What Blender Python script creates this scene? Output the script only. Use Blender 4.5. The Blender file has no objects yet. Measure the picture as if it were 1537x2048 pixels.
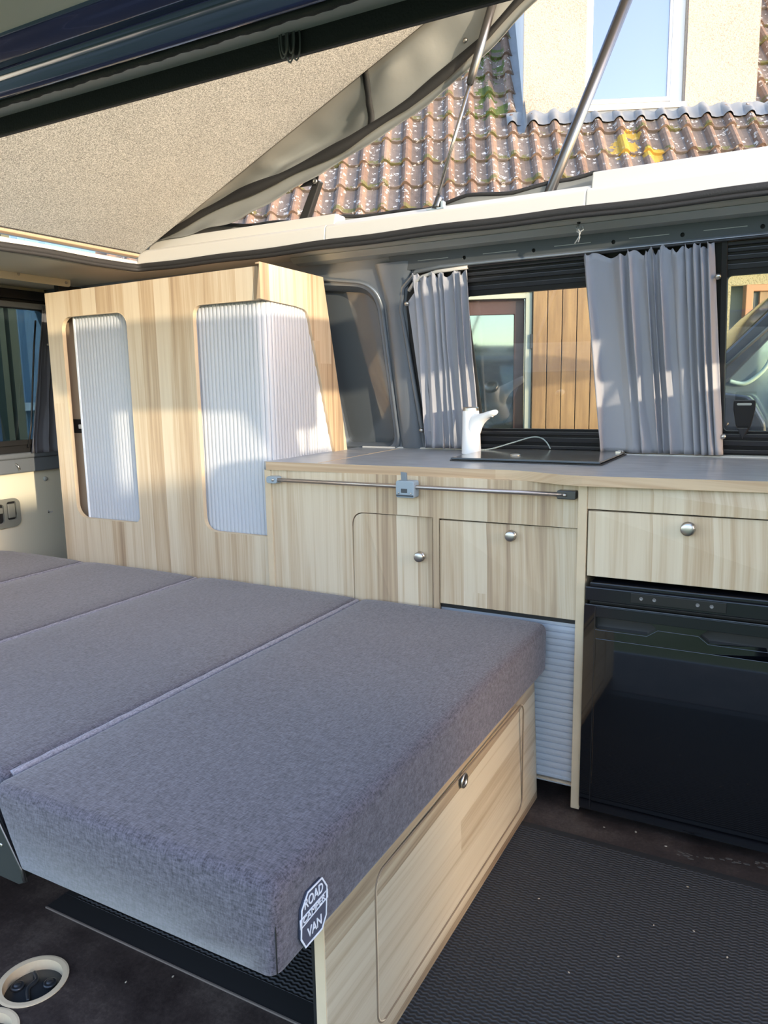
import bpy, bmesh, math, random
from mathutils import Vector, Matrix, noise
random.seed(7)
C = bpy.context.scene.collection
SC = bpy.context.scene
PI = math.pi

# ------------------------------------------------------------------ camera
FPX, YAW, PIT, ROL, EYE = 1503.39, 28.5109, 9.331, -0.9793, 1.18
cam = bpy.data.cameras.new('camera'); camo = bpy.data.objects.new('camera', cam); C.objects.link(camo)
cam.sensor_fit = 'HORIZONTAL'; cam.sensor_width = 36.0; cam.lens = 36.0 * FPX / 1537.0
cam.clip_start = 0.02; cam.clip_end = 200
y_, p_, r_ = math.radians(YAW), math.radians(PIT), math.radians(ROL)
fw = Vector((-math.sin(y_) * math.cos(p_), math.cos(y_) * math.cos(p_), -math.sin(p_)))
rt = Vector((math.cos(y_), math.sin(y_), 0)); up = rt.cross(fw)
rt2 = math.cos(r_) * rt + math.sin(r_) * up; up2 = -math.sin(r_) * rt + math.cos(r_) * up
camo.matrix_world = Matrix(((rt2.x, up2.x, -fw.x, 0), (rt2.y, up2.y, -fw.y, 0), (rt2.z, up2.z, -fw.z, EYE), (0, 0, 0, 1)))
SC.camera = camo

# ------------------------------------------------------------------ light
SC.view_settings.view_transform = 'Standard'; SC.view_settings.look = 'None'
SC.view_settings.gamma = 1; SC.view_settings.use_curve_mapping = False
SC.view_settings.exposure = 0.94
w = bpy.data.worlds.new('world'); SC.world = w; w.use_nodes = True
wn = w.node_tree.nodes; wl = w.node_tree.links; wn.clear()
sky = wn.new('ShaderNodeTexSky'); sky.sky_type = 'NISHITA'; sky.sun_disc = False
sky.sun_elevation = math.radians(14); sky.sun_rotation = math.radians(95); sky.air_density = 1.0; sky.dust_density = 0.7
bg = wn.new('ShaderNodeBackground'); bg.inputs['Strength'].default_value = 0.62
wo = wn.new('ShaderNodeOutputWorld'); tn = wn.new('ShaderNodeMixRGB'); tn.blend_type = 'MULTIPLY'; tn.inputs[0].default_value = 1; tn.inputs[2].default_value = (1.07, 0.99, 1.01, 1)
wl.new(sky.outputs[0], tn.inputs[1]); wl.new(tn.outputs[0], bg.inputs[0]); wl.new(bg.outputs[0], wo.inputs[0])
SUN_DIR = Vector((-1, 0.48, -0.15)).normalized()
sl = bpy.data.lights.new('sun', 'SUN'); sl.energy = 2.7; sl.angle = math.radians(0.6); sl.color = (1.0, 0.84, 0.60)
so = bpy.data.objects.new('sun', sl); C.objects.link(so); so.rotation_euler = SUN_DIR.to_track_quat('-Z', 'Y').to_euler()
so.location = (6, -1, 3)

# ------------------------------------------------------------------ materials
def newmat(name):
    m = bpy.data.materials.new(name); m.use_nodes = True
    nt = m.node_tree; b = nt.nodes['Principled BSDF']
    return m, nt, b
def simple(name, col, rough=0.5, metal=0.0, spec=0.5, bump=0, bscale=200, coat=0, var=0, vscale=8):
    m, nt, b = newmat(name)
    b.inputs['Base Color'].default_value = (*col, 1); b.inputs['Roughness'].default_value = rough
    b.inputs['Metallic'].default_value = metal; b.inputs['Specular IOR Level'].default_value = spec
    b.inputs['Coat Weight'].default_value = coat; b.inputs['Coat Roughness'].default_value = 0.03
    tc = nt.nodes.new('ShaderNodeTexCoord')
    if bump:
        n = nt.nodes.new('ShaderNodeTexNoise'); n.inputs['Scale'].default_value = bscale; n.inputs['Detail'].default_value = 3
        bp = nt.nodes.new('ShaderNodeBump'); bp.inputs['Strength'].default_value = bump; bp.inputs['Distance'].default_value = 0.003
        nt.links.new(tc.outputs['Object'], n.inputs['Vector']); nt.links.new(n.outputs['Fac'], bp.inputs['Height']); nt.links.new(bp.outputs[0], b.inputs['Normal'])
    if var:
        n = nt.nodes.new('ShaderNodeTexNoise'); n.inputs['Scale'].default_value = vscale; n.inputs['Detail'].default_value = 5
        mx = nt.nodes.new('ShaderNodeMixRGB'); mx.inputs[1].default_value = tuple(c * (1 - var) for c in col) + (1,)
        mx.inputs[2].default_value = tuple(min(1, c * (1 + var)) for c in col) + (1,)
        nt.links.new(tc.outputs['Object'], n.inputs['Vector']); nt.links.new(n.outputs['Fac'], mx.inputs[0]); nt.links.new(mx.outputs[0], b.inputs['Base Color'])
    return m
def mth(nt, op, a, b=None, c=None):
    n = nt.nodes.new('ShaderNodeMath'); n.operation = op
    for i, v in enumerate((a, b, c)):
        if v is None: continue
        if isinstance(v, (int, float)): n.inputs[i].default_value = v
        else: nt.links.new(v, n.inputs[i])
    return n.outputs[0]
def comb(nt, x, y, z):
    n = nt.nodes.new('ShaderNodeCombineXYZ')
    for i, v in enumerate((x, y, z)):
        if isinstance(v, (int, float)): n.inputs[i].default_value = v
        else: nt.links.new(v, n.inputs[i])
    return n.outputs[0]
def ramp(nt, fac, stops):
    n = nt.nodes.new('ShaderNodeValToRGB'); nt.links.new(fac, n.inputs[0])
    e = n.color_ramp.elements
    while len(e) < len(stops): e.new(0.5)
    for i, (p, c) in enumerate(stops): e[i].position = p; e[i].color = (*c, 1)
    return n.outputs[0]
def tex(nt, vec, scale, detail=4, rough=0.5, dist=0):
    n = nt.nodes.new('ShaderNodeTexNoise'); n.inputs['Scale'].default_value = scale; n.inputs['Detail'].default_value = detail
    n.inputs['Roughness'].default_value = rough; n.inputs['Distortion'].default_value = dist
    nt.links.new(vec, n.inputs['Vector']); return n.outputs['Fac']
def wood(name, mode, light=(0.64, 0.545, 0.405), mid=(0.47, 0.35, 0.225), dark=(0.24, 0.155, 0.10), sw=0.072, seed=0.0):
    # mode 'v': grain runs up z, boards side by side along x/y ; 'y': grain runs along y ; 'x': grain along x
    m, nt, b = newmat(name)
    tc = nt.nodes.new('ShaderNodeTexCoord'); sp = nt.nodes.new('ShaderNodeSeparateXYZ')
    geo = nt.nodes.new('ShaderNodeNewGeometry'); nt.links.new(geo.outputs['Position'], sp.inputs[0])
    X, Y, Z = sp.outputs
    if mode == 'v': a = mth(nt, 'ADD', X, Y); l = Z
    elif mode == 'y': a = mth(nt, 'ADD', Z, mth(nt, 'MULTIPLY', X, 1.0)); l = Y
    else: a = mth(nt, 'ADD', Y, Z); l = X
    a = mth(nt, 'ADD', a, 20 + seed)
    wob = mth(nt, 'MULTIPLY', tex(nt, comb(nt, mth(nt, 'MULTIPLY', a, 0.0), 0, mth(nt, 'MULTIPLY', l, 0.15)), 1), 0.02)
    idx = mth(nt, 'FLOOR', mth(nt, 'DIVIDE', a, sw))
    wn1 = nt.nodes.new('ShaderNodeTexWhiteNoise'); wn1.noise_dimensions = '1D'; nt.links.new(idx, wn1.inputs['W'])
    lseg = mth(nt, 'FLOOR', mth(nt, 'ADD', mth(nt, 'DIVIDE', l, 1.9), mth(nt, 'MULTIPLY', wn1.outputs['Value'], 7)))
    wn2 = nt.nodes.new('ShaderNodeTexWhiteNoise'); wn2.noise_dimensions = '3D'; nt.links.new(comb(nt, idx, lseg, 3.3), wn2.inputs['Vector'])
    rnd = wn2.outputs['Value']
    fine = tex(nt, comb(nt, mth(nt, 'MULTIPLY', a, 160), mth(nt, 'MULTIPLY', rnd, 40), mth(nt, 'MULTIPLY', l, 3)), 1, 5, 0.6)
    broad = tex(nt, comb(nt, mth(nt, 'MULTIPLY', a, 26), mth(nt, 'MULTIPLY', rnd, 90), mth(nt, 'MULTIPLY', l, 0.9)), 1, 4, 0.55, 0.9)
    a2 = mth(nt, 'ADD', a, 0)
    tone = mth(nt, 'MULTIPLY', mth(nt, 'POWER', rnd, 1.7), 0.36)
    f = mth(nt, 'ADD', mth(nt, 'ADD', mth(nt, 'MULTIPLY', broad, 0.95), mth(nt, 'MULTIPLY', fine, 0.42)), tone)
    f = mth(nt, 'SUBTRACT', f, 0.36)
    col = ramp(nt, f, [(0.10, light), (0.34, tuple(p * .72 + q * .28 for p, q in zip(light, mid))), (0.58, mid), (0.88, dark)])
    nt.links.new(col, b.inputs['Base Color'])
    b.inputs['Roughness'].default_value = 0.42; b.inputs['Specular IOR Level'].default_value = 0.35
    return m
M = {}
M['wood'] = wood('ash_laminate', 'v')
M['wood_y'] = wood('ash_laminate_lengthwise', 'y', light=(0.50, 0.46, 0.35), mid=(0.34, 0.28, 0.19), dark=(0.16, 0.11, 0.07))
M['wood_x'] = wood('worktop_edge_ash', 'x', light=(0.60, 0.46, 0.31), mid=(0.46, 0.32, 0.20), dark=(0.30, 0.19, 0.11), sw=0.3)
M['edge'] = simple('pale_plywood_edge', (0.58, 0.46, 0.31), 0.5, var=0.12, vscale=20)
M['plyin'] = simple('pale_inner_board', (0.45, 0.33, 0.23), 0.6)
M['tambour'] = simple('silver_white_tambour', (0.47, 0.49, 0.53), 0.42)
M['tambour_low'] = simple('silver_grey_roller_slats', (0.44, 0.46, 0.50), 0.45)
M['chrome'] = simple('brushed_steel', (0.50, 0.48, 0.45), 0.34, 1.0)
M['rod'] = simple('satin_steel_rod', (0.42, 0.38, 0.36), 0.35, 0.9)
M['black'] = simple('black_plastic', (0.012, 0.012, 0.013), 0.45)
M['blackrub'] = simple('black_rubber', (0.014, 0.014, 0.015), 0.7, bump=0.3, bscale=300)
M['gloss_black'] = simple('glossy_black_door', (0.003, 0.0035, 0.005), 0.05, spec=0.5, coat=0.8)
M['blackpanel'] = simple('black_panel', (0.008, 0.009, 0.012), 0.2)
M['wallmetal'] = simple('slate_grey_metal', (0.20, 0.222, 0.25), 0.33, 0.45, 0.6, coat=0.3)
M['wallrail'] = simple('dark_slate_rail', (0.085, 0.095, 0.105), 0.38, 0, 0.5, coat=0.2)
M['steelgrey'] = simple('grey_steel_ceiling', (0.42, 0.44, 0.42), 0.35, 0.25, 0.5, var=0.08)
M['cream'] = simple('cream_painted_steel', (0.62, 0.58, 0.46), 0.38, 0, 0.5, coat=0.15)
M['white'] = simple('white_moulding', (0.50, 0.49, 0.465), 0.35, 0, 0.5)
M['plastic_white'] = simple('white_plastic', (0.80, 0.82, 0.86), 0.3)
M['bluegrey'] = simple('blue_grey_plastic', (0.27, 0.33, 0.38), 0.4)
M['strut'] = simple('dark_gas_strut', (0.10, 0.10, 0.105), 0.3, 0.8)
M['rodsteel'] = simple('bare_strut_rod', (0.30, 0.29, 0.28), 0.25, 0.9)
M['canvas'] = simple('grey_tent_canvas', (0.20, 0.205, 0.20), 0.45, bump=0.15, bscale=60)
M['sill'] = simple('body_gloss_navy', (0.035, 0.05, 0.125), 0.12, metal=0.5, spec=0.7, coat=0.6)
M['stucco_skip'] = None

def fabric(name, c1, c2, scale, rough=0.9):
    m, nt, b = newmat(name)
    geo = nt.nodes.new('ShaderNodeNewGeometry'); sp = nt.nodes.new('ShaderNodeSeparateXYZ'); nt.links.new(geo.outputs['Position'], sp.inputs[0])
    X, Y, Z = sp.outputs
    g = lambda s: mth(nt, 'MULTIPLY', s, 1.0)
    v1 = comb(nt, mth(nt, 'MULTIPLY', X, scale * 0.35), mth(nt, 'MULTIPLY', Y, scale * 1.6), mth(nt, 'MULTIPLY', Z, scale * 1.6))
    v2 = comb(nt, mth(nt, 'MULTIPLY', X, scale * 1.6), mth(nt, 'MULTIPLY', Y, scale * 0.35), mth(nt, 'MULTIPLY', Z, scale * 0.5))
    f = mth(nt, 'ADD', mth(nt, 'MULTIPLY', tex(nt, v1, 1, 3, 0.7), 0.5), mth(nt, 'MULTIPLY', tex(nt, v2, 1, 3, 0.7), 0.5))
    col = ramp(nt, f, [(0.36, c1), (0.64, c2)])
    nt.links.new(col, b.inputs['Base Color']); b.inputs['Roughness'].default_value = rough
    b.inputs['Specular IOR Level'].default_value = 0.15; b.inputs['Sheen Weight'].default_value = 0.25; b.inputs['Sheen Roughness'].default_value = 0.5
    bp = nt.nodes.new('ShaderNodeBump'); bp.inputs['Strength'].default_value = 0.5; bp.inputs['Distance'].default_value = 0.001
    nt.links.new(f, bp.inputs['Height']); nt.links.new(bp.outputs[0], b.inputs['Normal'])
    return m
M['mattress'] = fabric('grey_melange_fabric', (0.026, 0.024, 0.031), (0.128, 0.118, 0.145), 230)
M['stitch'] = fabric('lit_grey_piping', (0.11, 0.105, 0.125), (0.30, 0.285, 0.33), 260)
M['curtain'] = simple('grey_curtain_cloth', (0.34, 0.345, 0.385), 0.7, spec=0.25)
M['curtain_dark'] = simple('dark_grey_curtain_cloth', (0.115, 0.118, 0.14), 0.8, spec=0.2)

def felt():
    m, nt, b = newmat('speckled_beige_felt'); tc = nt.nodes.new('ShaderNodeTexCoord')
    f = tex(nt, tc.outputs['Object'], 260, 3, 0.8); f2 = tex(nt, tc.outputs['Object'], 9, 4, 0.7)
    ff = mth(nt, 'ADD', mth(nt, 'MULTIPLY', f, 0.94), mth(nt, 'MULTIPLY', f2, 0.06))
    col = ramp(nt, ff, [(0.38, (0.19, 0.20, 0.205)), (0.5, (0.39, 0.41, 0.42)), (0.62, (0.64, 0.665, 0.68))])
    nt.links.new(col, b.inputs['Base Color']); b.inputs['Roughness'].default_value = 0.95; b.inputs['Specular IOR Level'].default_value = 0.1
    bp = nt.nodes.new('ShaderNodeBump'); bp.inputs['Strength'].default_value = 0.6; bp.inputs['Distance'].default_value = 0.002
    nt.links.new(f, bp.inputs['Height']); nt.links.new(bp.outputs[0], b.inputs['Normal']); return m
M['felt'] = felt()

def floor_mat():
    m, nt, b = newmat('dark_brown_vinyl'); geo = nt.nodes.new('ShaderNodeNewGeometry')
    P = geo.outputs['Position']
    f = tex(nt, P, 6, 6, 0.7); f2 = tex(nt, P, 120, 3, 0.7)
    ff = mth(nt, 'ADD', mth(nt, 'MULTIPLY', f, 0.7), mth(nt, 'MULTIPLY', f2, 0.3))
    col = ramp(nt, ff, [(0.38, (0.016, 0.010, 0.009)), (0.52, (0.042, 0.030, 0.026)), (0.66, (0.095, 0.073, 0.060))])
    nt.links.new(col, b.inputs['Base Color']); b.inputs['Roughness'].default_value = 0.55
    bp = nt.nodes.new('ShaderNodeBump'); bp.inputs['Strength'].default_value = 0.25; bp.inputs['Distance'].default_value = 0.002
    nt.links.new(f2, bp.inputs['Height']); nt.links.new(bp.outputs[0], b.inputs['Normal']); return m
M['floor'] = floor_mat()
def mat_mat():
    m, nt, b = newmat('black_ribbed_mat'); geo = nt.nodes.new('ShaderNodeNewGeometry'); sp = nt.nodes.new('ShaderNodeSeparateXYZ')
    nt.links.new(geo.outputs['Position'], sp.inputs[0]); X, Y, Z = sp.outputs
    wv = mth(nt, 'SINE', mth(nt, 'MULTIPLY', X, 2 * PI / 0.016))
    h = mth(nt, 'SINE', mth(nt, 'ADD', mth(nt, 'MULTIPLY', Y, 2 * PI / 0.0095), mth(nt, 'MULTIPLY', wv, 0.9)))
    fl = tex(nt, geo.outputs['Position'], 140, 3, 0.8)
    h2 = mth(nt, 'ADD', h, mth(nt, 'MULTIPLY', fl, 1.2))
    col = ramp(nt, mth(nt, 'MULTIPLY', mth(nt, 'ADD', h2, 1.0), 0.33), [(0.0, (0.008, 0.008, 0.009)), (0.6, (0.026, 0.027, 0.03)), (1.0, (0.07, 0.072, 0.078))])
    nt.links.new(col, b.inputs['Base Color']); b.inputs['Roughness'].default_value = 0.75
    bp = nt.nodes.new('ShaderNodeBump'); bp.inputs['Strength'].default_value = 0.8; bp.inputs['Distance'].default_value = 0.002
    nt.links.new(h2, bp.inputs['Height']); nt.links.new(bp.outputs[0], b.inputs['Normal']); return m
M['matrib'] = mat_mat()
def worktop_mat():
    m, nt, b = newmat('pale_grey_laminate'); geo = nt.nodes.new('ShaderNodeNewGeometry'); sp = nt.nodes.new('ShaderNodeSeparateXYZ')
    nt.links.new(geo.outputs['Position'], sp.inputs[0]); X, Y, Z = sp.outputs
    f = tex(nt, comb(nt, mth(nt, 'MULTIPLY', X, 9), mth(nt, 'MULTIPLY', Y, 30), 0), 1, 5, 0.6)
    col = ramp(nt, f, [(0.3, (0.27, 0.29, 0.32)), (0.7, (0.42, 0.44, 0.47))])
    nt.links.new(col, b.inputs['Base Color']); b.inputs['Roughness'].default_value = 0.3; return m
M['worktop'] = worktop_mat()
def glass(name, tint=(0.85, 0.9, 0.88), refl=1.0):
    m = bpy.data.materials.new(name); m.use_nodes = True; nt = m.node_tree; nt.nodes.clear()
    o = nt.nodes.new('ShaderNodeOutputMaterial'); mx = nt.nodes.new('ShaderNodeMixShader')
    t = nt.nodes.new('ShaderNodeBsdfTransparent'); t.inputs[0].default_value = (*tint, 1)
    g = nt.nodes.new('ShaderNodeBsdfGlossy'); g.inputs['Roughness'].default_value = 0.01; g.inputs[0].default_value = (refl, refl, refl, 1)
    fr = nt.nodes.new('ShaderNodeFresnel'); fr.inputs[0].default_value = 1.55
    f2 = mth(nt, 'MINIMUM', mth(nt, 'MULTIPLY', fr.outputs[0], 1.8), 1.0)
    nt.links.new(f2, mx.inputs[0]); nt.links.new(t.outputs[0], mx.inputs[1]); nt.links.new(g.outputs[0], mx.inputs[2]); nt.links.new(mx.outputs[0], o.inputs[0]); return m
M['glass'] = glass('window_glass')
M['darkglass'] = simple('tinted_blank_glass', (0.10, 0.112, 0.122), 0.09, 0, 1.0, coat=1.0)
M['mirrorglass'] = simple('sky_reflecting_glass', (0.22, 0.235, 0.31), 0.06, 0.85)
M['lidglass'] = simple('smoked_glass_lid', (0.26, 0.25, 0.225), 0.14, 0.5, 1.0)

# ------------------------------------------------------------------ builders
def finish(name, bm, mat, parent=None, smooth=False, bevel=0, seg=2, loc=None):
    me = bpy.data.meshes.new(name)
    bmesh.ops.recalc_face_normals(bm, faces=bm.faces)
    bm.to_mesh(me); bm.free()
    return link(name, me, mat, parent, smooth, bevel, seg, loc)
def link(name, me, mat, parent=None, smooth=False, bevel=0, seg=2, loc=None):
    o = bpy.data.objects.new(name, me); C.objects.link(o)
    base = Vector((0, 0, 0))
    if parent is not None:
        o.parent = parent; p = parent
        while p is not None: base += p.location; p = p.parent
        me.transform(Matrix.Translation(-base))
    elif loc is not None:
        me.transform(Matrix.Translation(-Vector(loc))); o.location = loc
    if mat is not None: me.materials.append(mat)
    if smooth: me.polygons.foreach_set('use_smooth', [True] * len(me.polygons))
    if bevel:
        md = o.modifiers.new('bevel', 'BEVEL'); md.width = bevel; md.segments = seg; md.limit_method = 'ANGLE'; md.angle_limit = math.radians(40)
        md.harden_normals = False
    return o
def thing(name, label, cat, loc=(0, 0, 0), group=None):
    o = bpy.data.objects.new(name, None); C.objects.link(o); o.location = loc; o.empty_display_size = 0.05
    o['label'] = label; o['category'] = cat
    if group: o['group'] = group
    return o
def tag(o, label, cat, group=None):
    o['label'] = label; o['category'] = cat
    if group: o['group'] = group
    return o
def struct(o): o['kind'] = 'structure'; return o
def box(bm, lo, hi):
    vs = [bm.verts.new((x, y, z)) for x in (lo[0], hi[0]) for y in (lo[1], hi[1]) for z in (lo[2], hi[2])]
    for f in ((0, 1, 3, 2), (4, 6, 7, 5), (0, 4, 5, 1), (2, 3, 7, 6), (0, 2, 6, 4), (1, 5, 7, 3)): bm.faces.new([vs[i] for i in f])
def boxo(name, lo, hi, mat, parent=None, bevel=0.0015, loc=None, seg=2):
    bm = bmesh.new(); box(bm, lo, hi); return finish(name, bm, mat, parent, False, bevel, seg, loc)
def prism(bm, pts, fn, a, b):
    A = [bm.verts.new(fn(u, v, a)) for u, v in pts]; B = [bm.verts.new(fn(u, v, b)) for u, v in pts]
    n = len(pts)
    for i in range(n): bm.faces.new((A[i], A[(i + 1) % n], B[(i + 1) % n], B[i]))
    bm.faces.new(A); bm.faces.new(B[::-1])
def tube(bm, path, r, n=10, closed=False, rads=None):
    path = [Vector(p) for p in path]; rings = []; m = len(path); prev = None
    for i, p in enumerate(path):
        if closed: t = path[(i + 1) % m] - path[i - 1]
        else: t = path[min(i + 1, m - 1)] - path[max(i - 1, 0)]
        t.normalize()
        ref = prev if prev is not None else (Vector((0, 0, 1)) if abs(t.z) < 0.9 else Vector((1, 0, 0)))
        u = (ref - t * ref.dot(t)).normalized(); prev = u; v = t.cross(u); rr = rads[i] if rads else r
        rings.append([bm.verts.new(p + (u * math.cos(2 * PI * k / n) + v * math.sin(2 * PI * k / n)) * rr) for k in range(n)])
    for i in range(m if closed else m - 1):
        a, b = rings[i], rings[(i + 1) % m]
        for k in range(n): bm.faces.new((a[k], a[(k + 1) % n], b[(k + 1) % n], b[k]))
    if not closed: bm.faces.new(rings[0][::-1]); bm.faces.new(rings[-1])
def lathe(bm, prof, o, d, n=24):
    d = Vector(d).normalized(); ref = Vector((0, 0, 1)) if abs(d.z) < 0.9 else Vector((1, 0, 0))
    u = (ref - d * ref.dot(d)).normalized(); v = d.cross(u); o = Vector(o); rings = []
    for r, h in prof:
        if r < 1e-6: rings.append([bm.verts.new(o + d * h)])
        else: rings.append([bm.verts.new(o + d * h + (u * math.cos(2 * PI * k / n) + v * math.sin(2 * PI * k / n)) * r) for k in range(n)])
    for a, b in zip(rings, rings[1:]):
        for k in range(n):
            k2 = (k + 1) % n
            if len(a) == 1 and len(b) == 1: continue
            if len(a) == 1: bm.faces.new((a[0], b[k], b[k2]))
            elif len(b) == 1: bm.faces.new((a[k], a[k2], b[0]))
            else: bm.faces.new((a[k], a[k2], b[k2], b[k]))
def rrect(x0, y0, x1, y1, r, n=6):
    # r: one radius or four (bl, br, tr, tl)
    R = r if isinstance(r, (list, tuple)) else (r,) * 4; out = []
    for (cx, cy, a0, rr) in ((x0, y0, PI, R[0]), (x1, y0, 1.5 * PI, R[1]), (x1, y1, 0, R[2]), (x0, y1, .5 * PI, R[3])):
        if rr <= 0: out.append((cx, cy)); continue
        ox = cx + rr if cx == x0 else cx - rr; oy = cy + rr if cy == y0 else cy - rr
        for k in range(n + 1):
            a = a0 + k * .5 * PI / n; out.append((ox + rr * math.cos(a), oy + rr * math.sin(a)))
    return out
def rpoly(pts, r, n=6):
    # polygon with rounded corners
    out = []; m = len(pts); R = r if isinstance(r, (list, tuple)) else (r,) * m
    for i in range(m):
        p = Vector(pts[i]); a = Vector(pts[i - 1]); b = Vector(pts[(i + 1) % m]); rr = R[i]
        if rr <= 0: out.append(tuple(p)); continue
        da = (a - p).normalized(); db = (b - p).normalized(); ang = da.angle(db); t = min(rr / math.tan(ang / 2), (a - p).length * .49, (b - p).length * .49)
        s = p + da * t; e = p + db * t
        for k in range(n + 1):
            q = k / n; out.append(tuple(s * (1 - q) ** 2 + p * 2 * q * (1 - q) + e * q * q))
    return out
def plate(name, outer, holes, t0, t1, fn, mat, parent=None, bev=0.0, loc=None):
    # flat board with holes: (u, v) outline, thickness from t0 to t1, fn(u, v, w) -> world
    cu = bpy.data.curves.new('tmp', 'CURVE'); cu.dimensions = '2D'; cu.fill_mode = 'BOTH'
    for pts in [outer] + list(holes):
        s = cu.splines.new('POLY'); s.points.add(len(pts) - 1); s.use_cyclic_u = True
        for i, (u, v) in enumerate(pts): s.points[i].co = (u, v, 0, 1)
    cu.extrude = 0.5
    o = bpy.data.objects.new('tmp', cu); C.objects.link(o)
    dg = bpy.context.evaluated_depsgraph_get(); me = bpy.data.meshes.new_from_object(o.evaluated_get(dg))
    bpy.data.objects.remove(o); bpy.data.curves.remove(cu)
    bm = bmesh.new(); bm.from_mesh(me); bpy.data.meshes.remove(me)
    bmesh.ops.remove_doubles(bm, verts=bm.verts, dist=1e-5)
    for v in bm.verts:
        w = t0 if v.co.z < 0 else t1; v.co = Vector(fn(v.co.x, v.co.y, w))
    bmesh.ops.dissolve_limit(bm, angle_limit=0.01, verts=bm.verts, edges=bm.edges) if bev else None
    return finish(name, bm, mat, parent, False, bev, 2, loc)
def text(name, body, size, fn, mat, parent, ext=0.0004, sx=1.0, bold=0.0, shear=0):
    cu = bpy.data.curves.new('tmp', 'FONT'); cu.body = body; cu.size = size; cu.align_x = 'CENTER'; cu.align_y = 'CENTER'; cu.extrude = ext; cu.offset = bold; cu.shear = shear
    cu.resolution_u = 3
    o = bpy.data.objects.new('tmp', cu); C.objects.link(o)
    dg = bpy.context.evaluated_depsgraph_get(); me = bpy.data.meshes.new_from_object(o.evaluated_get(dg))
    bpy.data.objects.remove(o); bpy.data.curves.remove(cu); me.materials.clear(); me.name = name
    for v in me.vertices: v.co = Vector(fn(v.co.x * sx, v.co.y, v.co.z))
    return link(name, me, mat, parent)
def knob(name, p, d, parent, s=1.0, label=None):
    bm = bmesh.new(); lathe(bm, [(0, 0), (.0160 * s, 0), (.0160 * s, .0025), (.0105 * s, .004), (.0100 * s, .007), (.0150 * s, .0085), (.0158 * s, .0115), (.0150 * s, .0140), (.0118 * s, .0158), (.006 * s, .0172), (0, .0176)], p, d, 28)
    o = finish(name, bm, M['chrome'], parent, True)
    if label: o['label'] = label
    return o
fxz = lambda y0: (lambda u, v, w: (u, y0 + w, v))       # board in the XZ plane; w towards +Y
fyz = lambda x0: (lambda u, v, w: (x0 + w, u, v))       # board in the YZ plane; w towards +X
WK = 0.372
def wl_(u, v, w=0.0): return (u, 2.60 - (v - .945) * WK - w, v)    # far side wall, leaning inwards towards the roof; w towards the room

# ================================================================== STRUCTURE
# van floor
bm = bmesh.new(); box(bm, (-3.1, .66, -.03), (1.3, 2.66, 0.0))
fl = None
holes = []
HC = [(-1.293, .845, .069), (-1.262, .708, .069)]
for cx, cy, r in HC: holes.append([(cx + (r - .008) * math.cos(2 * PI * k / 40), cy + (r - .008) * math.sin(2 * PI * k / 40)) for k in range(40)])
bm.free()
fl = struct(plate('floor', [(-3.1, .56), (1.3, .56), (1.3, 2.66), (-3.1, 2.66)], holes, -.03, 0.0, lambda u, v, w: (u, v, w), M['floor']))
# sub floor + body sill under the van
struct(boxo('trim_1', (-3.1, .55, -.16), (1.3, 2.66, -.10), M['black']))
bm = bmesh.new(); box(bm, (-3.1, .53, -.32), (1.3, .56, -.002)); struct(finish('trim_2', bm, M['sill'], None, False, .01))

# far side wall: lower part upright, upper part leaning
BW0, BW1 = -1.215, 0.62
bigwin = rrect(BW0, .955, BW1, 1.565, (.10, .1, .05, .11))
recess = rpoly([(-1.60, .952), (-1.352, .952), (-1.315, 1.53), (-1.60, 1.56)], [.03, .06, .09, .03], 8)
outer = [(-3.1, .90), (1.3, .90), (1.3, 1.645), (-3.1, 1.645)]
wall = struct(plate('wall_far', outer, [bigwin, recess], -.012, .0, lambda u, v, w: wl_(u, v, w), M['wallmetal']))
struct(boxo('wall_far_lower', (-3.1, 2.612, -.02), (1.3, 2.625, .92), M['wallmetal']))
# recessed tinted blank pane with lip
bm = bmesh.new(); prism(bm, [(u, v) for u, v in rpoly([(-1.60, .93), (-1.33, .93), (-1.29, 1.56), (-1.60, 1.59)], .05)], lambda u, v, w: wl_(u, v, w), -.050, -.046)
pane_blank = struct(finish('window_1', bm, M['darkglass']))
def lip(name, pts, w, r, mat, parent=None, st=True, closed=True):
    bm = bmesh.new(); tube(bm, [wl_(u, v, w) for u, v in pts], r, 8, closed); o = finish(name, bm, mat, parent, True)
    return struct(o) if st and parent is None else o
# funnel from recess edge to the pane
bm = bmesh.new()
P0 = recess; cxm = -1.46; czm = 1.25
P1 = [(cxm + (u - cxm) * .90, czm + (v - czm) * .945) for u, v in recess]
A = [bm.verts.new(wl_(u, v, .001)) for u, v in P0]; B = [bm.verts.new(wl_(u, v, -.028)) for u, v in P1]; D = [bm.verts.new(wl_(u, v, -.047)) for u, v in P1]
n = len(A)
for i in range(n):
    j = (i + 1) % n; bm.faces.new((A[i], A[j], B[j], B[i])); bm.faces.new((B[i], B[j], D[j], D[i]))
struct(finish('trim_3', bm, M['wallmetal'], None, True))
lip('trim_4', rpoly([(-1.62, .94), (-1.335, .94), (-1.295, 1.54), (-1.62, 1.585)], [.03, .06, .10, .03], 8), .003, .007, M['wallmetal'])
# pillar between blank pane and window (rounded pressed steel column)
bm = bmesh.new()
prof = [(-1.325, 0), (-1.315, .010), (-1.30, .016), (-1.262, .017), (-1.245, .010), (-1.236, 0.0)]
rows = []
for k in range(11):
    z = .952 + (1.60 - .952) * k / 10; sh = .055 * (k / 10) ** 1.4
    fl_ = .03 * max(0, (k - 8) / 2)
    rows.append([bm.verts.new(wl_(u + sh * (1 if True else 0) - (fl_ if i < 3 else -fl_), z, wv)) for i, (u, wv) in enumerate(prof)])
for a, b in zip(rows, rows[1:]):
    for i in range(len(prof) - 1): bm.faces.new((a[i], a[i + 1], b[i + 1], b[i]))
struct(finish('trim_5', bm, M['wallmetal'], None, True))
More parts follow.
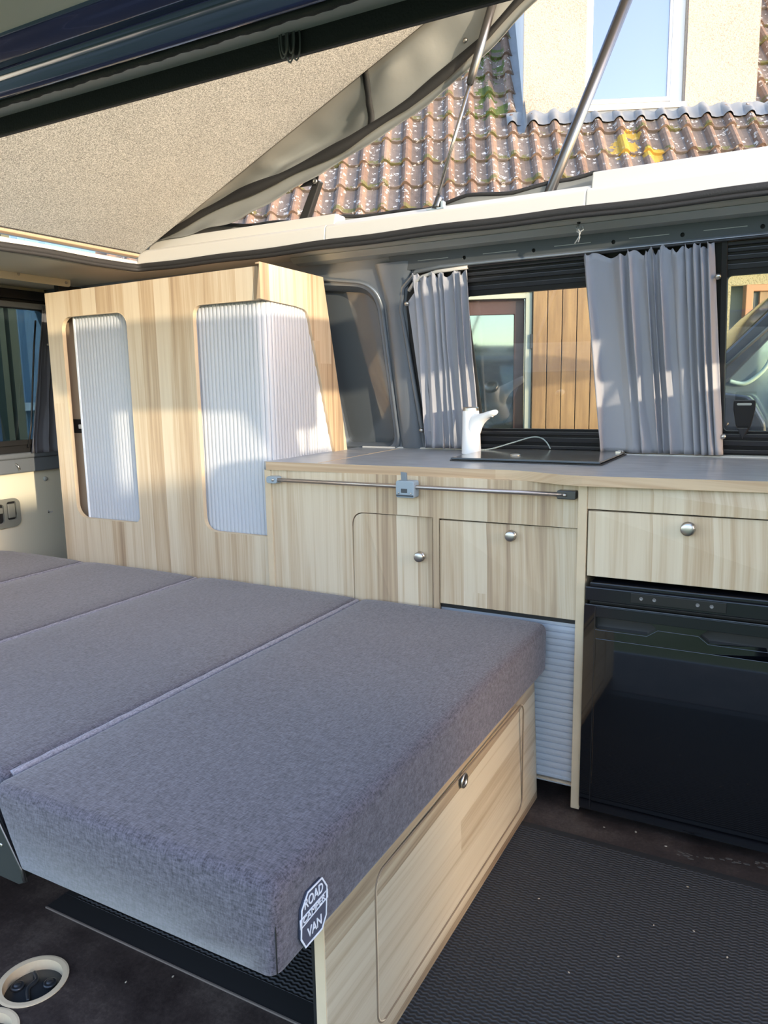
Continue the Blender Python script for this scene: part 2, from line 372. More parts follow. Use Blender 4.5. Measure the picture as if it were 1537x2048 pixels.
# roof rail with bolt holes above the window
rail_holes = []
for hx in (-1.19, -.965, -.735, -.495, -.305, -.103):
    rail_holes.append([(hx + .006 * math.cos(2 * PI * k / 14), 1.592 + .006 * math.sin(2 * PI * k / 14)) for k in range(14)])
rl = struct(plate('trim_6', [(-1.235, 1.572), (.9, 1.572), (.9, 1.643), (-1.235, 1.643)], rail_holes, .002, .012, lambda u, v, w: wl_(u, v, w), M['wallrail']))
struct(boxo('trim_7', (0, 0, 0), (.001, .001, .001), M['black'])) if False else None
bm = bmesh.new(); prism(bm, [(-1.20, 1.575), (.88, 1.575), (.88, 1.62), (-1.20, 1.62)], lambda u, v, w: wl_(u, v, w), .0003, .0012); struct(finish('trim_7', bm, M['black']))
lip('trim_8', [(-1.21, .96), (-1.222, 1.05), (-1.222, 1.45), (-1.20, 1.52), (-1.14, 1.566), (-1.05, 1.572), (.8, 1.572)], .010, .009, M['wallmetal'], closed=False)
# shallow bright crease marks on the rail (pressed dashes)
for i, hx in enumerate((-1.08, -.85, -.62, -.40, -.2)):
    bm = bmesh.new(); box(bm, (0, 0, 0), (1, 1, 1))
    for v in bm.verts: v.co = Vector(wl_(hx - .05 + .11 * v.co.x, 1.596 + .0018 * v.co.z, .012 + .0008 * v.co.y))
    finish('rail_crease', bm, M['steelgrey'], rl)

# ceiling parts of the van around the pop-up roof opening
struct(plate('ceiling', [(-3.1, .62), (1.3, .62), (1.3, 2.36), (-3.1, 2.36)], [[(-2.30, .80), (.36, .80), (.36, 2.225), (-2.30, 2.225)]], 1.640, 1.650, lambda u, v, w: (u, v, w), simple('bounce_lit_ceiling', (.56, .54, .46), .4, .1)))  # beige tone puts warm bounced light into the steel colour
# step pressing along the far side of the ceiling
bm = bmesh.new(); prism(bm, [(2.275, 1.6395), (2.30, 1.622), (2.35, 1.618), (2.36, 1.6395)], lambda u, v, w: (w, u, v), -1.6, 1.3); struct(finish('trim_9', bm, M['steelgrey'], None, False, .003))
# roof opening frame: white mouldings and black seal
def frame_prof(top): return [(2.205, 1.672), (2.212, 1.712), (2.222, 1.720), (2.262, 1.724), (2.270, 1.732), (2.282, top), (2.345, top), (2.352, 1.652), (2.205, 1.652)]
def rail_far(name, top, x0, x1):
    bm = bmesh.new(); prism(bm, frame_prof(top), lambda u, v, w: (w, u, v), x0, x1); return struct(finish(name, bm, M['white'], None, False, .004, 3))
rail_far('trim_10', 1.768, -2.262, -1.405); rail_far('trim_11', 1.742, -1.405, -.545); rail_far('trim_12', 1.778, -.545, .40)
bm = bmesh.new(); prism(bm, [(-2.262, 1.652), (-2.262, 1.676), (-2.268, 1.682), (-2.30, 1.684), (-2.36, 1.684), (-2.36, 1.652)], lambda u, v, w: (u, w, v), .80, 2.30); struct(finish('trim_13', bm, M['white'], None, False, .003))
bm = bmesh.new(); prism(bm, [(.36, 1.652), (.36, 1.71), (.42, 1.71), (.42, 1.652)], lambda u, v, w: (u, w, v), .80, 2.35); struct(finish('trim_14', bm, M['white'], None, False, .004))
def seal(name, path, r=.011, amp=.0014):
    bm = bmesh.new(); pts = []
    for (a, b) in zip(path, path[1:]):
        a = Vector(a); b = Vector(b); n = max(2, int((b - a).length / .03))
        for k in range(n): pts.append(a.lerp(b, k / n))
    pts.append(Vector(path[-1]))
    pts = [p + Vector((0, 0, amp * math.sin(i * .45) + amp * math.sin(i * .13 + 2))) for i, p in enumerate(pts)]
    tube(bm, pts, r, 10); return struct(finish(name, bm, M['blackrub'], None, True))
seal('trim_15', [(.36, 2.203, 1.662), (-2.20, 2.203, 1.655), (-2.245, 2.195, 1.652), (-2.256, 2.16, 1.652), (-2.256, .85, 1.652)], .0125)
seal('trim_16', [(.36, 2.197, 1.646), (-2.20, 2.197, 1.642), (-2.24, 2.185, 1.64), (-2.25, 2.15, 1.64), (-2.25, .85, 1.64)], .007)

# near side roof rail and sliding door header (body steel), seen from below
bm = bmesh.new(); prism(bm, [(.868, 1.602), (.884, 1.606), (.886, 1.636), (.866, 1.636)], lambda u, v, w: (w, u, v), -2.26, .5); struct(finish('trim_17', bm, M['blackrub'], None, False, .002))
bm = bmesh.new(); prism(bm, [(.795, 1.607), (.868, 1.629), (.868, 1.645), (.795, 1.645)], lambda u, v, w: (w, u, v), -3.1, 1.3); struct(finish('trim_18', bm, M['white'], None, False, .002))
bm = bmesh.new()
hp = [(.792, 1.614), (.784, 1.609), (.774, 1.609), (.765, 1.618), (.761, 1.630), (.757, 1.6335), (.751, 1.6315), (.742, 1.631), (.734, 1.628), (.722, 1.630), (.712, 1.634), (.702, 1.637), (.694, 1.644), (.689, 1.655), (.686, 1.672), (.686, 1.70), (.69, 1.75), (.72, 1.78), (.80, 1.78), (.80, 1.65)]
def cr(pts, n=5, upto=16):
    out = []
    for i in range(upto - 1):
        p0 = Vector(pts[max(i - 1, 0)]); p1 = Vector(pts[i]); p2 = Vector(pts[i + 1]); p3 = Vector(pts[min(i + 2, upto - 1)])
        for k in range(n):
            t = k / n; out.append(tuple(.5 * ((2 * p1) + (p2 - p0) * t + (2 * p0 - 5 * p1 + 4 * p2 - p3) * t * t + (3 * p1 - p0 - 3 * p2 + p3) * t ** 3)))
    return out + list(pts[upto - 1:])
prism(bm, cr(hp), lambda u, v, w: (w, u, v), -3.1, 1.3)
hd = finish('trim_19', bm, M['sill'], None, False); struct(hd)
hd.data.polygons.foreach_set('use_smooth', [len(p.vertices) == 4 for p in hd.data.polygons])
bm = bmesh.new(); pts = [Vector((-3.0 + .012 * i, .797, 1.6120 + .0008 * math.sin(i * .9))) for i in range(340)]; tube(bm, pts, .006, 8, rads=[.0058 + .0010 * (i % 2) for i in range(340)]); struct(finish('trim_20', bm, M['blackrub'], None, True))
# near side rear quarter panel (outside the frame) and rear doors
struct(plate('wall_near', [(-3.1, -.3), (-1.75, -.3), (-1.75, 1.60), (-3.1, 1.60)], [rrect(-2.85, .95, -1.95, 1.5, .06)], .60, .62, lambda u, v, w: (u, w, v), M['cream']))

# rear doors at the left
RX = -2.985
rdoor = struct(plate('door_1', [(1.60, -.02), (2.62, -.02), (2.62, 1.64), (1.60, 1.64)], [rrect(1.66, .955, 2.42, 1.56, .05)], -.03, 0, lambda u, v, w: (RX + w, u, v), M['cream'], None))
struct(plate('door_2', [(.64, -.02), (1.59, -.02), (1.59, 1.64), (.64, 1.64)], [rrect(.75, .955, 1.52, 1.56, .05)], -.03, 0, lambda u, v, w: (RX + w, u, v), M['cream'], None))
rw = struct(plate('window_2', rrect(1.64, .93, 2.44, 1.585, .05), [rrect(1.69, .975, 2.33, 1.545, .04)], .001, .018, lambda u, v, w: (RX + w, u, v), M['black'], None, .003))
M['tint'] = glass('tinted_rear_glass', (.42, .50, .54))
bm = bmesh.new(); box(bm, (RX - .01, 1.68, .96), (RX - .006, 2.40, 1.555)); finish('window_pane', bm, M['tint'], rw)
bm = bmesh.new(); box(bm, (RX + .018, 1.70, .962), (RX + .030, 2.25, .985)); finish('window_rail', bm, M['black'], rw, False, .002)
bm = bmesh.new(); box(bm, (RX + .018, 1.70, 1.548), (RX + .034, 2.36, 1.572)); finish('window_rail', bm, M['wallmetal'], rw, False, .002)
rtrim = struct(boxo('trim_21', (RX + .0, 1.60, .842), (RX + .030, 2.60, .905), M['wallmetal'], bevel=.006, seg=3))
struct(boxo('trim_22', (RX + .0, 1.60, .905), (RX + .042, 2.60, .930), M['wallmetal'], bevel=.008, seg=3))
bm = bmesh.new(); lathe(bm, [(0, 0), (.011, 0), (.010, .004), (.004, .006), (0, .006)], (RX, 2.262, .80), (1, 0, 0), 16); finish('screw_cap', bm, M['steelgrey'], rdoor, True)
bm = bmesh.new(); tube(bm, [(RX + .031, 2.098, .885), (RX + .045, 2.10, .875), (RX + .046, 2.105, .862), (RX + .033, 2.11, .858)], .0035, 8); tag(finish('wire_hook', bm, M['chrome'], None, True), 'small silver hook on the grey ledge below the rear window', 'hook')
bm = bmesh.new(); box(bm, (RX - .0, 2.262, .642), (RX + .002, 2.285, .648)); box(bm, (RX - .0, 2.262, .642), (RX + .002, 2.267, .655)); finish('scratch', bm, M['white'], rdoor)
# door handle recess
hh = plate('door_handle', rrect(1.90, .610, 2.115, .735, .03), [rrect(1.925, .632, 2.035, .715, .012), rrect(2.05, .642, 2.095, .722, .01)], 0, .012, lambda u, v, w: (RX + w, u, v), M['bluegrey'], rdoor, .003)
hh.data.materials[0] = simple('olive_grey_plastic', (0.20, 0.20, 0.17), .4)
bm = bmesh.new(); box(bm, (RX - .001, 1.92, .625), (RX + .002, 2.10, .725)); finish('handle_well', bm, M['black'], rdoor)
bm = bmesh.new(); box(bm, (RX + .002, 1.935, .675), (RX + .014, 2.03, .700)); box(bm, (RX + .002, 2.055, .65), (RX + .012, 2.09, .712)); finish('handle_lever', bm, hh.data.materials[0], rdoor, False, .003)
# hinge plate on the rear ceiling
hp_ = thing('metal_bracket', 'cream metal strip bracket with screws under rear roof edge', 'bracket', (-2.65, 2.0, 1.62))
bm = bmesh.new(); prism(bm, rrect(1.60, 1.612, 2.205, 1.652, (.004, .012, .004, .004)), lambda u, v, w: (-2.65 + w, u, v), 0, .006); prism(bm, [(1.6, 1.645), (2.2, 1.645), (2.2, 1.652), (1.6, 1.652)], lambda u, v, w: (-2.65 + w, u, v), -.05, .0); finish('plate', bm, M['cream'], hp_, False, .001)
for yy, zz in ((1.968, 1.636), (2.183, 1.628)):
    bm = bmesh.new(); lathe(bm, [(0, 0), (.006, 0), (.005, .003), (0, .0035)], (-2.644, yy, zz), (1, 0, 0), 12); finish('screw', bm, M['chrome'], hp_, True)
tag(boxo('foam_strip', (-2.76, 2.215, 1.59), (-2.73, 2.33, 1.63), M['black'], bevel=.002), 'short black strip behind the cream metal bracket above the wardrobe', 'strip')
struct(boxo('trim_23', (RX, 1.60, 1.585), (RX + .03, 2.40, 1.625), M['black'], bevel=.004))

# cab at the front (outside the frame): roof and windscreen posts let the sun in
struct(boxo('wall_front', (.42, .70, 1.59), (1.30, 2.42, 1.655), M['cream'], bevel=.01))
for k, yy in enumerate((.74, 2.40)):
    bm = bmesh.new(); tube(bm, [(1.28, yy, 1.62), (1.75, yy + (.05 if k else -.05), 1.02)], .035, 10); struct(finish('trim_%d' % (24 + k), bm, M['wallrail'], None, True))

# ================================================================== BIG SIDE WINDOW
win = thing('window_3', 'x', 'x', (-.3, 2.5, .95)); del win['label']; del win['category']; win['kind'] = 'structure'
F = lambda u, v, w: wl_(u, v, w)
pl = plate('window_frame', rrect(-1.222, .948, .64, 1.572, (.10, .10, .05, .10)), [rrect(-.985, 1.032, -.560, 1.478, .012), rrect(-.187, 1.032, .56, 1.478, .012)], -.022, .006, F, M['black'], win, .003)
for (u0, u1) in ((-.985, -.56), (-.187, .56)):
    bm = bmesh.new(); prism(bm, [(u0 - .01, 1.02), (u1 + .01, 1.02), (u1 + .01, 1.49), (u0 - .01, 1.49)], F, -.016, -.012); finish('window_pane', bm, M['glass'], win)
def wbar(name, u0, u1, v0, v1, w0, w1, mat, bev=.002):
    bm = bmesh.new(); prism(bm, [(u0, v0), (u1, v0), (u1, v1), (u0, v1)], F, w0, w1); return finish(name, bm, mat, win, False, bev)
M['frame2'] = simple('black_frame_satin', (0.025, 0.026, 0.03), .35)
for z, h, d in ((1.492, .014, .010), (1.516, .012, .016), (1.536, .010, .012), (1.552, .010, .018)):
    wbar('window_rail', -1.0, -.555, z, z + h, .004, d, M['frame2']); wbar('window_rail', -.19, .57, z, z + h, .004, d, M['frame2'])
for z, h, d in ((1.012, .012, .016), (.985, .018, .010), (.962, .012, .02)):
    wbar('window_rail', -1.0, -.52, z, z + h, .004, d, M['frame2']); wbar('window_rail', -.19, .57, z, z + h, .004, d, M['frame2'])
wbar('window_post', -.203, -.187, .97, 1.565, .0, .022, M['black']); wbar('window_post', -.562, -.540, .97, 1.565, .0, .016, M['black'])
wbar('window_post', -1.0, -.985, 1.02, 1.49, .0, .014, M['black'])
# sliding window latch at right
la = thing('window_latch', 'black clip latch standing on the lower frame of the right window', 'latch', wl_(-.130, 1.03, .02))
def latchpts():
    return rpoly([(-.152, 1.05), (-.160, 1.10), (-.160, 1.128), (-.100, 1.128), (-.100, 1.10), (-.110, 1.05), (-.122, 1.022), (-.138, 1.022)], .008, 4)
bm = bmesh.new(); prism(bm, latchpts(), F, .012, .026); finish('latch_body', bm, M['black'], la, False, .003)
bm = bmesh.new(); prism(bm, rrect(-.150, 1.112, -.110, 1.119, .003), F, .0255, .028); finish('slot', bm, M['steelgrey'], la)
bm = bmesh.new(); prism(bm, [(-.148, 1.044), (-.116, 1.044), (-.132, 1.008)], F, .024, .034); finish('latch_tip', bm, M['frame2'], la, False, .002)

# ================================================================== ROOF LID, CANVAS, STRUTS
SL = .447
def lidz(x, off=0): return 1.702 + SL * (x + 2.25) + off
lid = thing('roof_bed_panel', 'raised pop-up roof panel lined with speckled beige felt', 'roof panel', (-2.25, 1.5, 1.70))
bm = bmesh.new(); prism(bm, [(-2.27, lidz(-2.27)), (.65, lidz(.65)), (.65, lidz(.65) + .035), (-2.27, lidz(-2.27) + .035)], lambda u, v, w: (u, w, v), .83, 2.215)
finish('felt_lining', bm, M['felt'], lid, False, .012, 3)
bm = bmesh.new(); prism(bm, [(-2.40, lidz(-2.40) + .075), (.75, lidz(.75) + .045), (.78, lidz(.78) + .13), (-2.40, lidz(-2.4) + .12)], lambda u, v, w: (u, w, v), .66, 2.40); finish('outer_shell', bm, M['white'], lid, False, .02, 3)
bm = bmesh.new(); prism(bm, [(-2.2, lidz(-2.2) + .036), (.64, lidz(.64) + .036), (.64, lidz(.64) + .06), (-2.2, lidz(-2.2) + .06)], lambda u, v, w: (u, w, v), 2.16, 2.235); finish('edge_shade_strip', bm, M['blackrub'], lid, False, .003)  # black strip stands in for the shade between felt and canvas
# trim profile along the rear edge of the felt
bm = bmesh.new(); prism(bm, [(-2.262, 1.690), (-2.245, 1.694), (-2.240, 1.702), (-2.275, 1.704)], lambda u, v, w: (u, w, v), .85, 2.20); o = finish('rear_profile', bm, M['plyin'], lid, False, .002)
bm = bmesh.new(); prism(bm, [(-2.247, 1.7045), (-2.238, 1.7055), (-2.238, 1.7085), (-2.247, 1.7085)], lambda u, v, w: (u, w, v), .85, 2.20); finish('rear_seam', bm, M['black'], lid)

low = [(-2.25, 1.755), (-2.056, 1.767), (-1.81, 1.793), (-1.63, 1.847), (-1.464, 1.898), (-1.345, 1.936), (-1.194, 1.989), (-1.052, 2.045), (-.92, 2.119), (-.81, 2.192), (-.707, 2.261), (-.55, 2.365), (-.3, 2.49), (.1, 2.66), (.5, 2.82)]
band = [(-2.25, 1.775), (-2.056, 1.815), (-1.81, 1.876), (-1.63, 1.905), (-1.464, 1.946), (-1.345, 1.975), (-1.267, 2.004), (-1.122, 2.054), (-.985, 2.122), (-.857, 2.194), (-.751, 2.277), (-.55, 2.39), (-.3, 2.515), (.1, 2.69), (.5, 2.85)]
def interp(t, x):
    for (a, b), (c, d) in zip(t, t[1:]):
        if x <= c: q = (x - a) / (c - a); return b + (d - b) * q
    return t[-1][1]
NX, NV = 150, 16
def canvas_pt(x, v, off=0.0):
    # v 0 at the lid edge, .55 at zip band, 1 at lower hem
    zt = lidz(x, .05); zb = interp(band, x); zl = interp(low, x)
    zl += .003 * math.sin(x * 31)
    if v < .6:
        q = v / .6; z = zt + (zb - zt) * q; y = 2.245 + .03 * q + .022 * math.sin(PI * q) * (1 + .5 * math.sin(x * 7))
        nz = noise.noise(Vector((x * 4.2, q * 1.6 + x * 2.2, 1.7))); y += .075 * nz * math.sin(PI * q) + .014 * noise.noise(Vector((x * 11, q * 4 - x * 5, 4.2))) * math.sin(PI * q)
    else:
        q = (v - .6) / .4; z = zb + (zl - zb) * q; y = 2.275 + .012 * math.sin(PI * q) + .008 * noise.noise(Vector((x * 9, q, 3))) * q
    return Vector((x, y - off, z))
cv = thing('tent_canvas', 'grey tent canvas gathered along the raised roof with black zip band', 'canvas', (-1.2, 2.28, 2.0))
bm = bmesh.new(); g = [[bm.verts.new(canvas_pt(-2.22 + 2.72 * i / NX, j / NV)) for j in range(NV + 1)] for i in range(NX + 1)]
for i in range(NX):
    for j in range(NV): bm.faces.new((g[i][j], g[i + 1][j], g[i + 1][j + 1], g[i][j + 1]))
o = finish('canvas_sheet', bm, M['canvas'], cv, True); md = o.modifiers.new('s', 'SOLIDIFY'); md.thickness = .0015
def strip(name, f, n, mat, w=.0):
    bm = bmesh.new(); prev = None
    for i in range(n + 1):
        a, b = f(i / n); pa, pb = bm.verts.new(a), bm.verts.new(b)
        if prev: bm.faces.new((prev[0], pa, pb, prev[1]))
        prev = (pa, pb)
    o = finish(name, bm, mat, cv, True); md = o.modifiers.new('s', 'SOLIDIFY'); md.thickness = .003; return o
def f1(t):
    x = -2.2 + 2.65 * t; a = canvas_pt(x, .59, .006); h = .016 + .004 * math.sin(x * 17); return a + Vector((0, 0, h)), a - Vector((0, 0, h))
strip('zip_band', f1, 120, M['blackrub'])
def f2(t):
    a = canvas_pt(-1.262, .06 + .52 * t, .004); return a - Vector((.010, 0, 0)), a + Vector((.012, 0, 0))
strip('vertical_band', f2, 14, M['blackrub'])
p = canvas_pt(-.93, .45, .003); bm = bmesh.new(); lathe(bm, [(0, 0), (.007, 0), (.006, .004), (0, .005)], p, (0, -1, 0), 14); finish('snap_stud', bm, M['chrome'], cv, True)
# canvas skirt lying outside the frame
sk = thing('canvas_skirt', 'dark edged canvas skirt lying along the top of the white roof rail', 'canvas', (-1.3, 2.36, 1.75))
bm = bmesh.new(); prev = None
def skz(x): return interp([(-2.3, 1.79), (-2.05, 1.815), (-1.93, 1.80), (-1.75, 1.785), (-1.6, 1.772), (-1.42, 1.768), (-1.30, 1.765), (-1.1, 1.758), (-.95, 1.775), (-.8, 1.768), (-.62, 1.785), (-.545, 1.80), (-.5, 1.76), (.4, 1.76)], x) + .003 * math.sin(x * 25)
for i in range(121):
    x = -2.25 + 2.6 * i / 120; y = 2.345 + .012 * math.sin(x * 9)
    a, b = bm.verts.new((x, y, skz(x) - .004)), bm.verts.new((x, y + .01, 1.69))
    if prev: bm.faces.new((prev[0], a, b, prev[1]))
    prev = (a, b)
o = finish('sheet', bm, M['canvas'], sk, True); md = o.modifiers.new('s', 'SOLIDIFY'); md.thickness = .002
bm = bmesh.new(); tube(bm, [(-2.25 + 2.6 * i / 120, 2.343 + .012 * math.sin((-2.25 + 2.6 * i / 120) * 9), skz(-2.25 + 2.6 * i / 120)) for i in range(121)], .006, 8); finish('black_hem', bm, M['blackrub'], sk, True)

def strut(label, a, b, r0, r1, split):
    a = Vector(a); b = Vector(b); t = thing('gas_strut', label, 'gas strut', a, 'gas struts holding the raised roof')
    m = a.lerp(b, split)
    bm = bmesh.new(); tube(bm, [a, m], r1, 14); finish('piston_rod', bm, M['rodsteel'], t, True)
    if split < .98:
        bm = bmesh.new(); d = (b - a).normalized(); tube(bm, [m - d * .004, m, m + d * .03, b], r0, 16, rads=[r0 * .6, r0 * .85, r0, r0]); finish('cylinder', bm, M['strut'], t, True)
    return t
s1 = strut('slim gas strut with thin lower rod and thick upper barrel, left of the two', (-1.0145, 2.245, 1.755), (-.80, 2.235, 2.352), .0125, .0055, .52)
bm = bmesh.new(); d = Vector((.21, 0, .59)).normalized(); p0 = Vector((-1.0175, 2.245, 1.727)); tube(bm, [p0, p0 + d * .012, p0 + d * .035, p0 + d * .042], .012, 14, rads=[.016, .0125, .0115, .007]); finish('end_socket', bm, M['strut'], s1, True)
bm = bmesh.new(); box(bm, (-1.045, 2.232, 1.723), (-.985, 2.262, 1.729)); box(bm, (-.998, 2.236, 1.727), (-.990, 2.258, 1.748)); finish('foot_plate', bm, M['bluegrey'], s1, False, .001)
s2 = strut('thick dark gas strut rising in front of the dormer window', (-.7100, 2.345, 1.70), (-.44, 2.345, 2.325), .0165, .0165, .05)
ar = thing('hinge_arm', 'short black steel hinge arm standing on the rail below the canvas', 'arm', (-1.58, 2.30, 1.75))
bm = bmesh.new(); prism(bm, [(-1.585, 1.745), (-1.545, 1.745), (-1.478, 1.885), (-1.50, 1.897)], lambda u, v, w: (u, w, v), 2.30, 2.325); finish('arm_bar', bm, M['black'], ar, False, .003)
bm = bmesh.new(); prism(bm, [(-1.56, 1.875), (-1.49, 1.875), (-1.48, 1.90), (-1.50, 1.908)], lambda u, v, w: (u, w, v), 2.295, 2.30); finish('bracket_ear', bm, M['black'], ar)
bm = bmesh.new(); lathe(bm, [(0, 0), (.0095, 0), (.0085, .006), (.004, .0065), (.0035, .004), (0, .004)], (-1.495, 2.298, 1.886), (0, -1, 0), 16); finish('bolt_head', bm, M['chrome'], ar, True)

# cords
def loopcord(name, label, top, n, ln, spread, r, mat, parent=None, tilt=0.0):
    t = thing(name, label, 'cord', top)
    bm = bmesh.new(); T = Vector(top)
    for k in range(n):
        s = (k - (n - 1) / 2) * spread; wv = random.uniform(.8, 1.15); pts = []
        for i in range(17):
            a = 2 * PI * i / 16 - PI / 2
            pts.append(T + Vector((s + math.cos(a) * .006 * wv + tilt * (1 + math.sin(a + PI)) * .5 * 0, -.008 - .004 * (k % 2) + s * .3, -ln * wv * (.5 - .5 * math.sin(a + PI)) - .002)))
        tube(bm, pts[:-1], r, 6, True)
    finish('loops', bm, mat, t, True)
    bm = bmesh.new(); tube(bm, [T + Vector((-.006, -.008, -.010)), T + Vector((.006, -.009, -.008))], .006, 8); tube(bm, [T + Vector((0, -.006, .008)), T + Vector((0, -.008, -.008))], r * 1.2, 6); finish('knot', bm, mat, t, True)
    return t
loopcord('elastic_cord', 'grey looped elastic cord hanging from the near roof edge', (-.592, .868, 1.640), 5, .045, .0042, .0013, simple('grey_cord', (.10, .10, .105), .8))
cm = simple('mottled_cord', (.33, .34, .34), .8, var=.7, vscale=400)
t = thing('knotted_cord', 'black and white knotted cord hanging under the roof above the middle curtain', 'cord', (-.5740, 2.262, 1.640))
bm = bmesh.new(); T = Vector((-.5740, 2.255, 1.640))
tube(bm, [T, T + Vector((0, 0, -.012)), T + Vector((.003, -.001, -.020)), T + Vector((.012, -.002, -.012)), T + Vector((.014, -.003, -.022)), T + Vector((.002, -.004, -.030)), T + Vector((-.004, -.003, -.026)), T + Vector((-.003, -.002, -.018)), T + Vector((.006, -.002, -.028)), T + Vector((.001, -.002, -.042)), T + Vector((-.010, -.002, -.058))], .002, 6)
tube(bm, [T + Vector((.002, -.003, -.026)), T + Vector((-.008, -.003, -.014)), T + Vector((-.004, -.003, -.008)), T + Vector((.002, -.004, -.026)), T + Vector((.004, -.003, -.042)), T + Vector((.000, -.003, -.055))], .002, 6)
finish('cord_loops', bm, cm, t, True)
bm = bmesh.new(); lathe(bm, [(0, 0), (.006, 0), (.004, .006), (0, .007)], T + Vector((0, 0, .001)), (0, 0, -1), 12); finish('ceiling_screw', bm, M['black'], t, True)

# ================================================================== WARDROBE
wd = thing('wardrobe', 'tall pale ash wardrobe with rounded openings and silver tambour doors', 'wardrobe', (-2.0, 2.2, 0))
FY = 1.990
w1 = rrect(-2.455, .700, -2.112, 1.466, (.055, .028, .05, .05), 8)
w2 = rpoly([(-1.785, .695), (-1.40, .695), (-1.40, 1.467), (-1.785, 1.467)], [.055, .0, .0, .042], 8)
outer = [(-2.535, .0), (-1.521, .0), (-1.521, .695), (-1.765 + .0, .695)]
# front board with notch for the corner opening
op = [(-2.535, 0), (-1.5215, 0), (-1.5215, .695)] + [(p[0], p[1]) for p in []]
import itertools
notch = rpoly([(-1.5215, .6951), (-1.803, .6951), (-1.803, 1.467), (-1.5215, 1.467)], [0, .055, .042, 0], 8)
front = [(-2.535, 0), (-1.5215, 0)] + notch + [(-1.5215, 1.570), (-2.535, 1.558)]
plate('front_board', front, [w1], 0, .016, fxz(FY), M['wood'], wd, .0)
# bright cut edges of the openings
def cutedge(name, pts, fn, closed, w0, w1, parent, inset=.0012, mat=None):
    bm = bmesh.new(); n = len(pts); prev = None; first = None
    ctr = Vector((sum(p[0] for p in pts) / n, sum(p[1] for p in pts) / n))
    rows = []
    for i, p in enumerate(pts):
        a = Vector(pts[i - 1]) if (i > 0 or closed) else Vector(p); b = Vector(pts[(i + 1) % n]) if (i < n - 1 or closed) else Vector(p)
        t = (b - a).normalized(); nn = Vector((-t.y, t.x))
        if nn.dot(ctr - Vector(p)) < 0: nn = -nn
        q = Vector(p) + nn * inset; o_ = Vector(p) - nn * inset * .4
        rows.append([bm.verts.new(fn(o_.x, o_.y, w0 - .0006)), bm.verts.new(fn(q.x, q.y, w0 - .0006)), bm.verts.new(fn(q.x, q.y, w1)), bm.verts.new(fn(o_.x, o_.y, w1))])
    rng = range(n if closed else n - 1)
    for i in rng:
        a, b = rows[i], rows[(i + 1) % n]
        for k in range(4): bm.faces.new((a[k], b[k], b[(k + 1) % 4], a[(k + 1) % 4]))
    return finish(name, bm, mat or M['edge'], parent)
cutedge('opening_edge', w1, fxz(FY), True, 0, .016, wd)
cutedge('opening_edge', notch, fxz(FY), False, 0, .016, wd)
# side board facing the kitchen
SXF = -1.505
so_ = rpoly([(1.976, 1.580), (1.976, 1.467), (2.165, 1.460), (2.240, 1.452), (2.395, .930), (2.487, .930), (2.345, 1.575)], [.006, .0, 0, .045, 0, 0, .002], 8)
plate('side_board', so_, [], -.0155, 0, fyz(SXF), M['wood'], wd, .001)
cutedge('opening_edge', so_[8:-9], fyz(SXF), False, 0.0, -.0155, wd) if False else None
boxo('lower_side_board', (-1.540, FY + .018, 0), (-1.5245, 2.60, .678), M['wood'], wd)
boxo('rear_side_board', (-2.535, FY + .0165, 0), (-2.52, 2.34, 1.555), M['wood'], wd)
bm = bmesh.new(); prism(bm, [(2.008, 1.545), (2.34, 1.545), (2.34, 1.556), (2.008, 1.556)], lambda u, v, w: (w, u, v), -2.52, -1.522); finish('top_board', bm, M['plyin'], wd)
bm = bmesh.new(); prism(bm, [(2.44, .0), (2.46, .0), (2.46, .70), (2.33, 1.545), (2.32, 1.545), (2.44, .70)], lambda u, v, w: (w, u, v), -2.52, -1.522); finish('back_board', bm, M['plyin'], wd)
for z in (.60, 1.085): boxo('shelf', (-2.52, 2.05, z), (-1.53, 2.33, z + .015), M['wood_x'], wd)
boxo('inner_front', (-2.52, 2.036, .0), (-2.30, 2.048, 1.54), M['plyin'], wd)
boxo('divider', (-2.08, 2.05, .0), (-2.065, 2.33, 1.54), M['plyin'], wd)
bm = bmesh.new(); box(bm, (-2.447, 2.022, 1.045), (-2.418, 2.04, 1.062)); finish('latch', bm, M['white'], wd, False, .002)
bm = bmesh.new(); box(bm, (-2.52, 2.03, 1.028), (-2.42, 2.05, 1.082)); finish('latch_block', bm, M['black'], wd, False, .002)
# tambour doors
def tambour(name, path, z0, z1, parent, pitch=.0165, mat=None, side=1):
    # path in plan (x, y); slats follow it: slightly convex slats with grooves
    pts = [Vector(p) for p in path]; L = [0]
    for a, b in zip(pts, pts[1:]): L.append(L[-1] + (b - a).length)
    def at_(s):
        for i in range(len(pts) - 1):
            if s <= L[i + 1] or i == len(pts) - 2:
                q = (s - L[i]) / (L[i + 1] - L[i]); return pts[i].lerp(pts[i + 1], q), (pts[i + 1] - pts[i]).normalized()
    bm = bmesh.new(); prev = None; n = int(L[-1] / pitch)
    prof = [(0, -.001), (.10, -.001), (.14, .0024), (.35, .0034), (.60, .0036), (.88, .0024), (.96, .0006)]
    rows = []
    for k in range(n):
        for (u, h) in prof:
            p, t = at_((k + u) * pitch); nn = Vector((t.y, -t.x)) * side; q = p + nn * h
            rows.append((bm.verts.new((q.x, q.y, z0)), bm.verts.new((q.x, q.y, z1))))
    for a, b in rows:
        if a.co.y > 2.30: b.co.y = 2.30 + (b.co.y - 2.30) * .30; a.co.y = 2.30 + (a.co.y - 2.30) * .85
    for a, b in zip(rows, rows[1:]): bm.faces.new((a[0], b[0], b[1], a[1]))
    o = finish(name, bm, mat or M['tambour'], parent); md = o.modifiers.new('s', 'SOLIDIFY'); md.thickness = .003; md.offset = 0
    return o
tambour('tambour_door', [(-2.405, 2.016), (-2.09, 2.016)], .68, 1.49, wd)
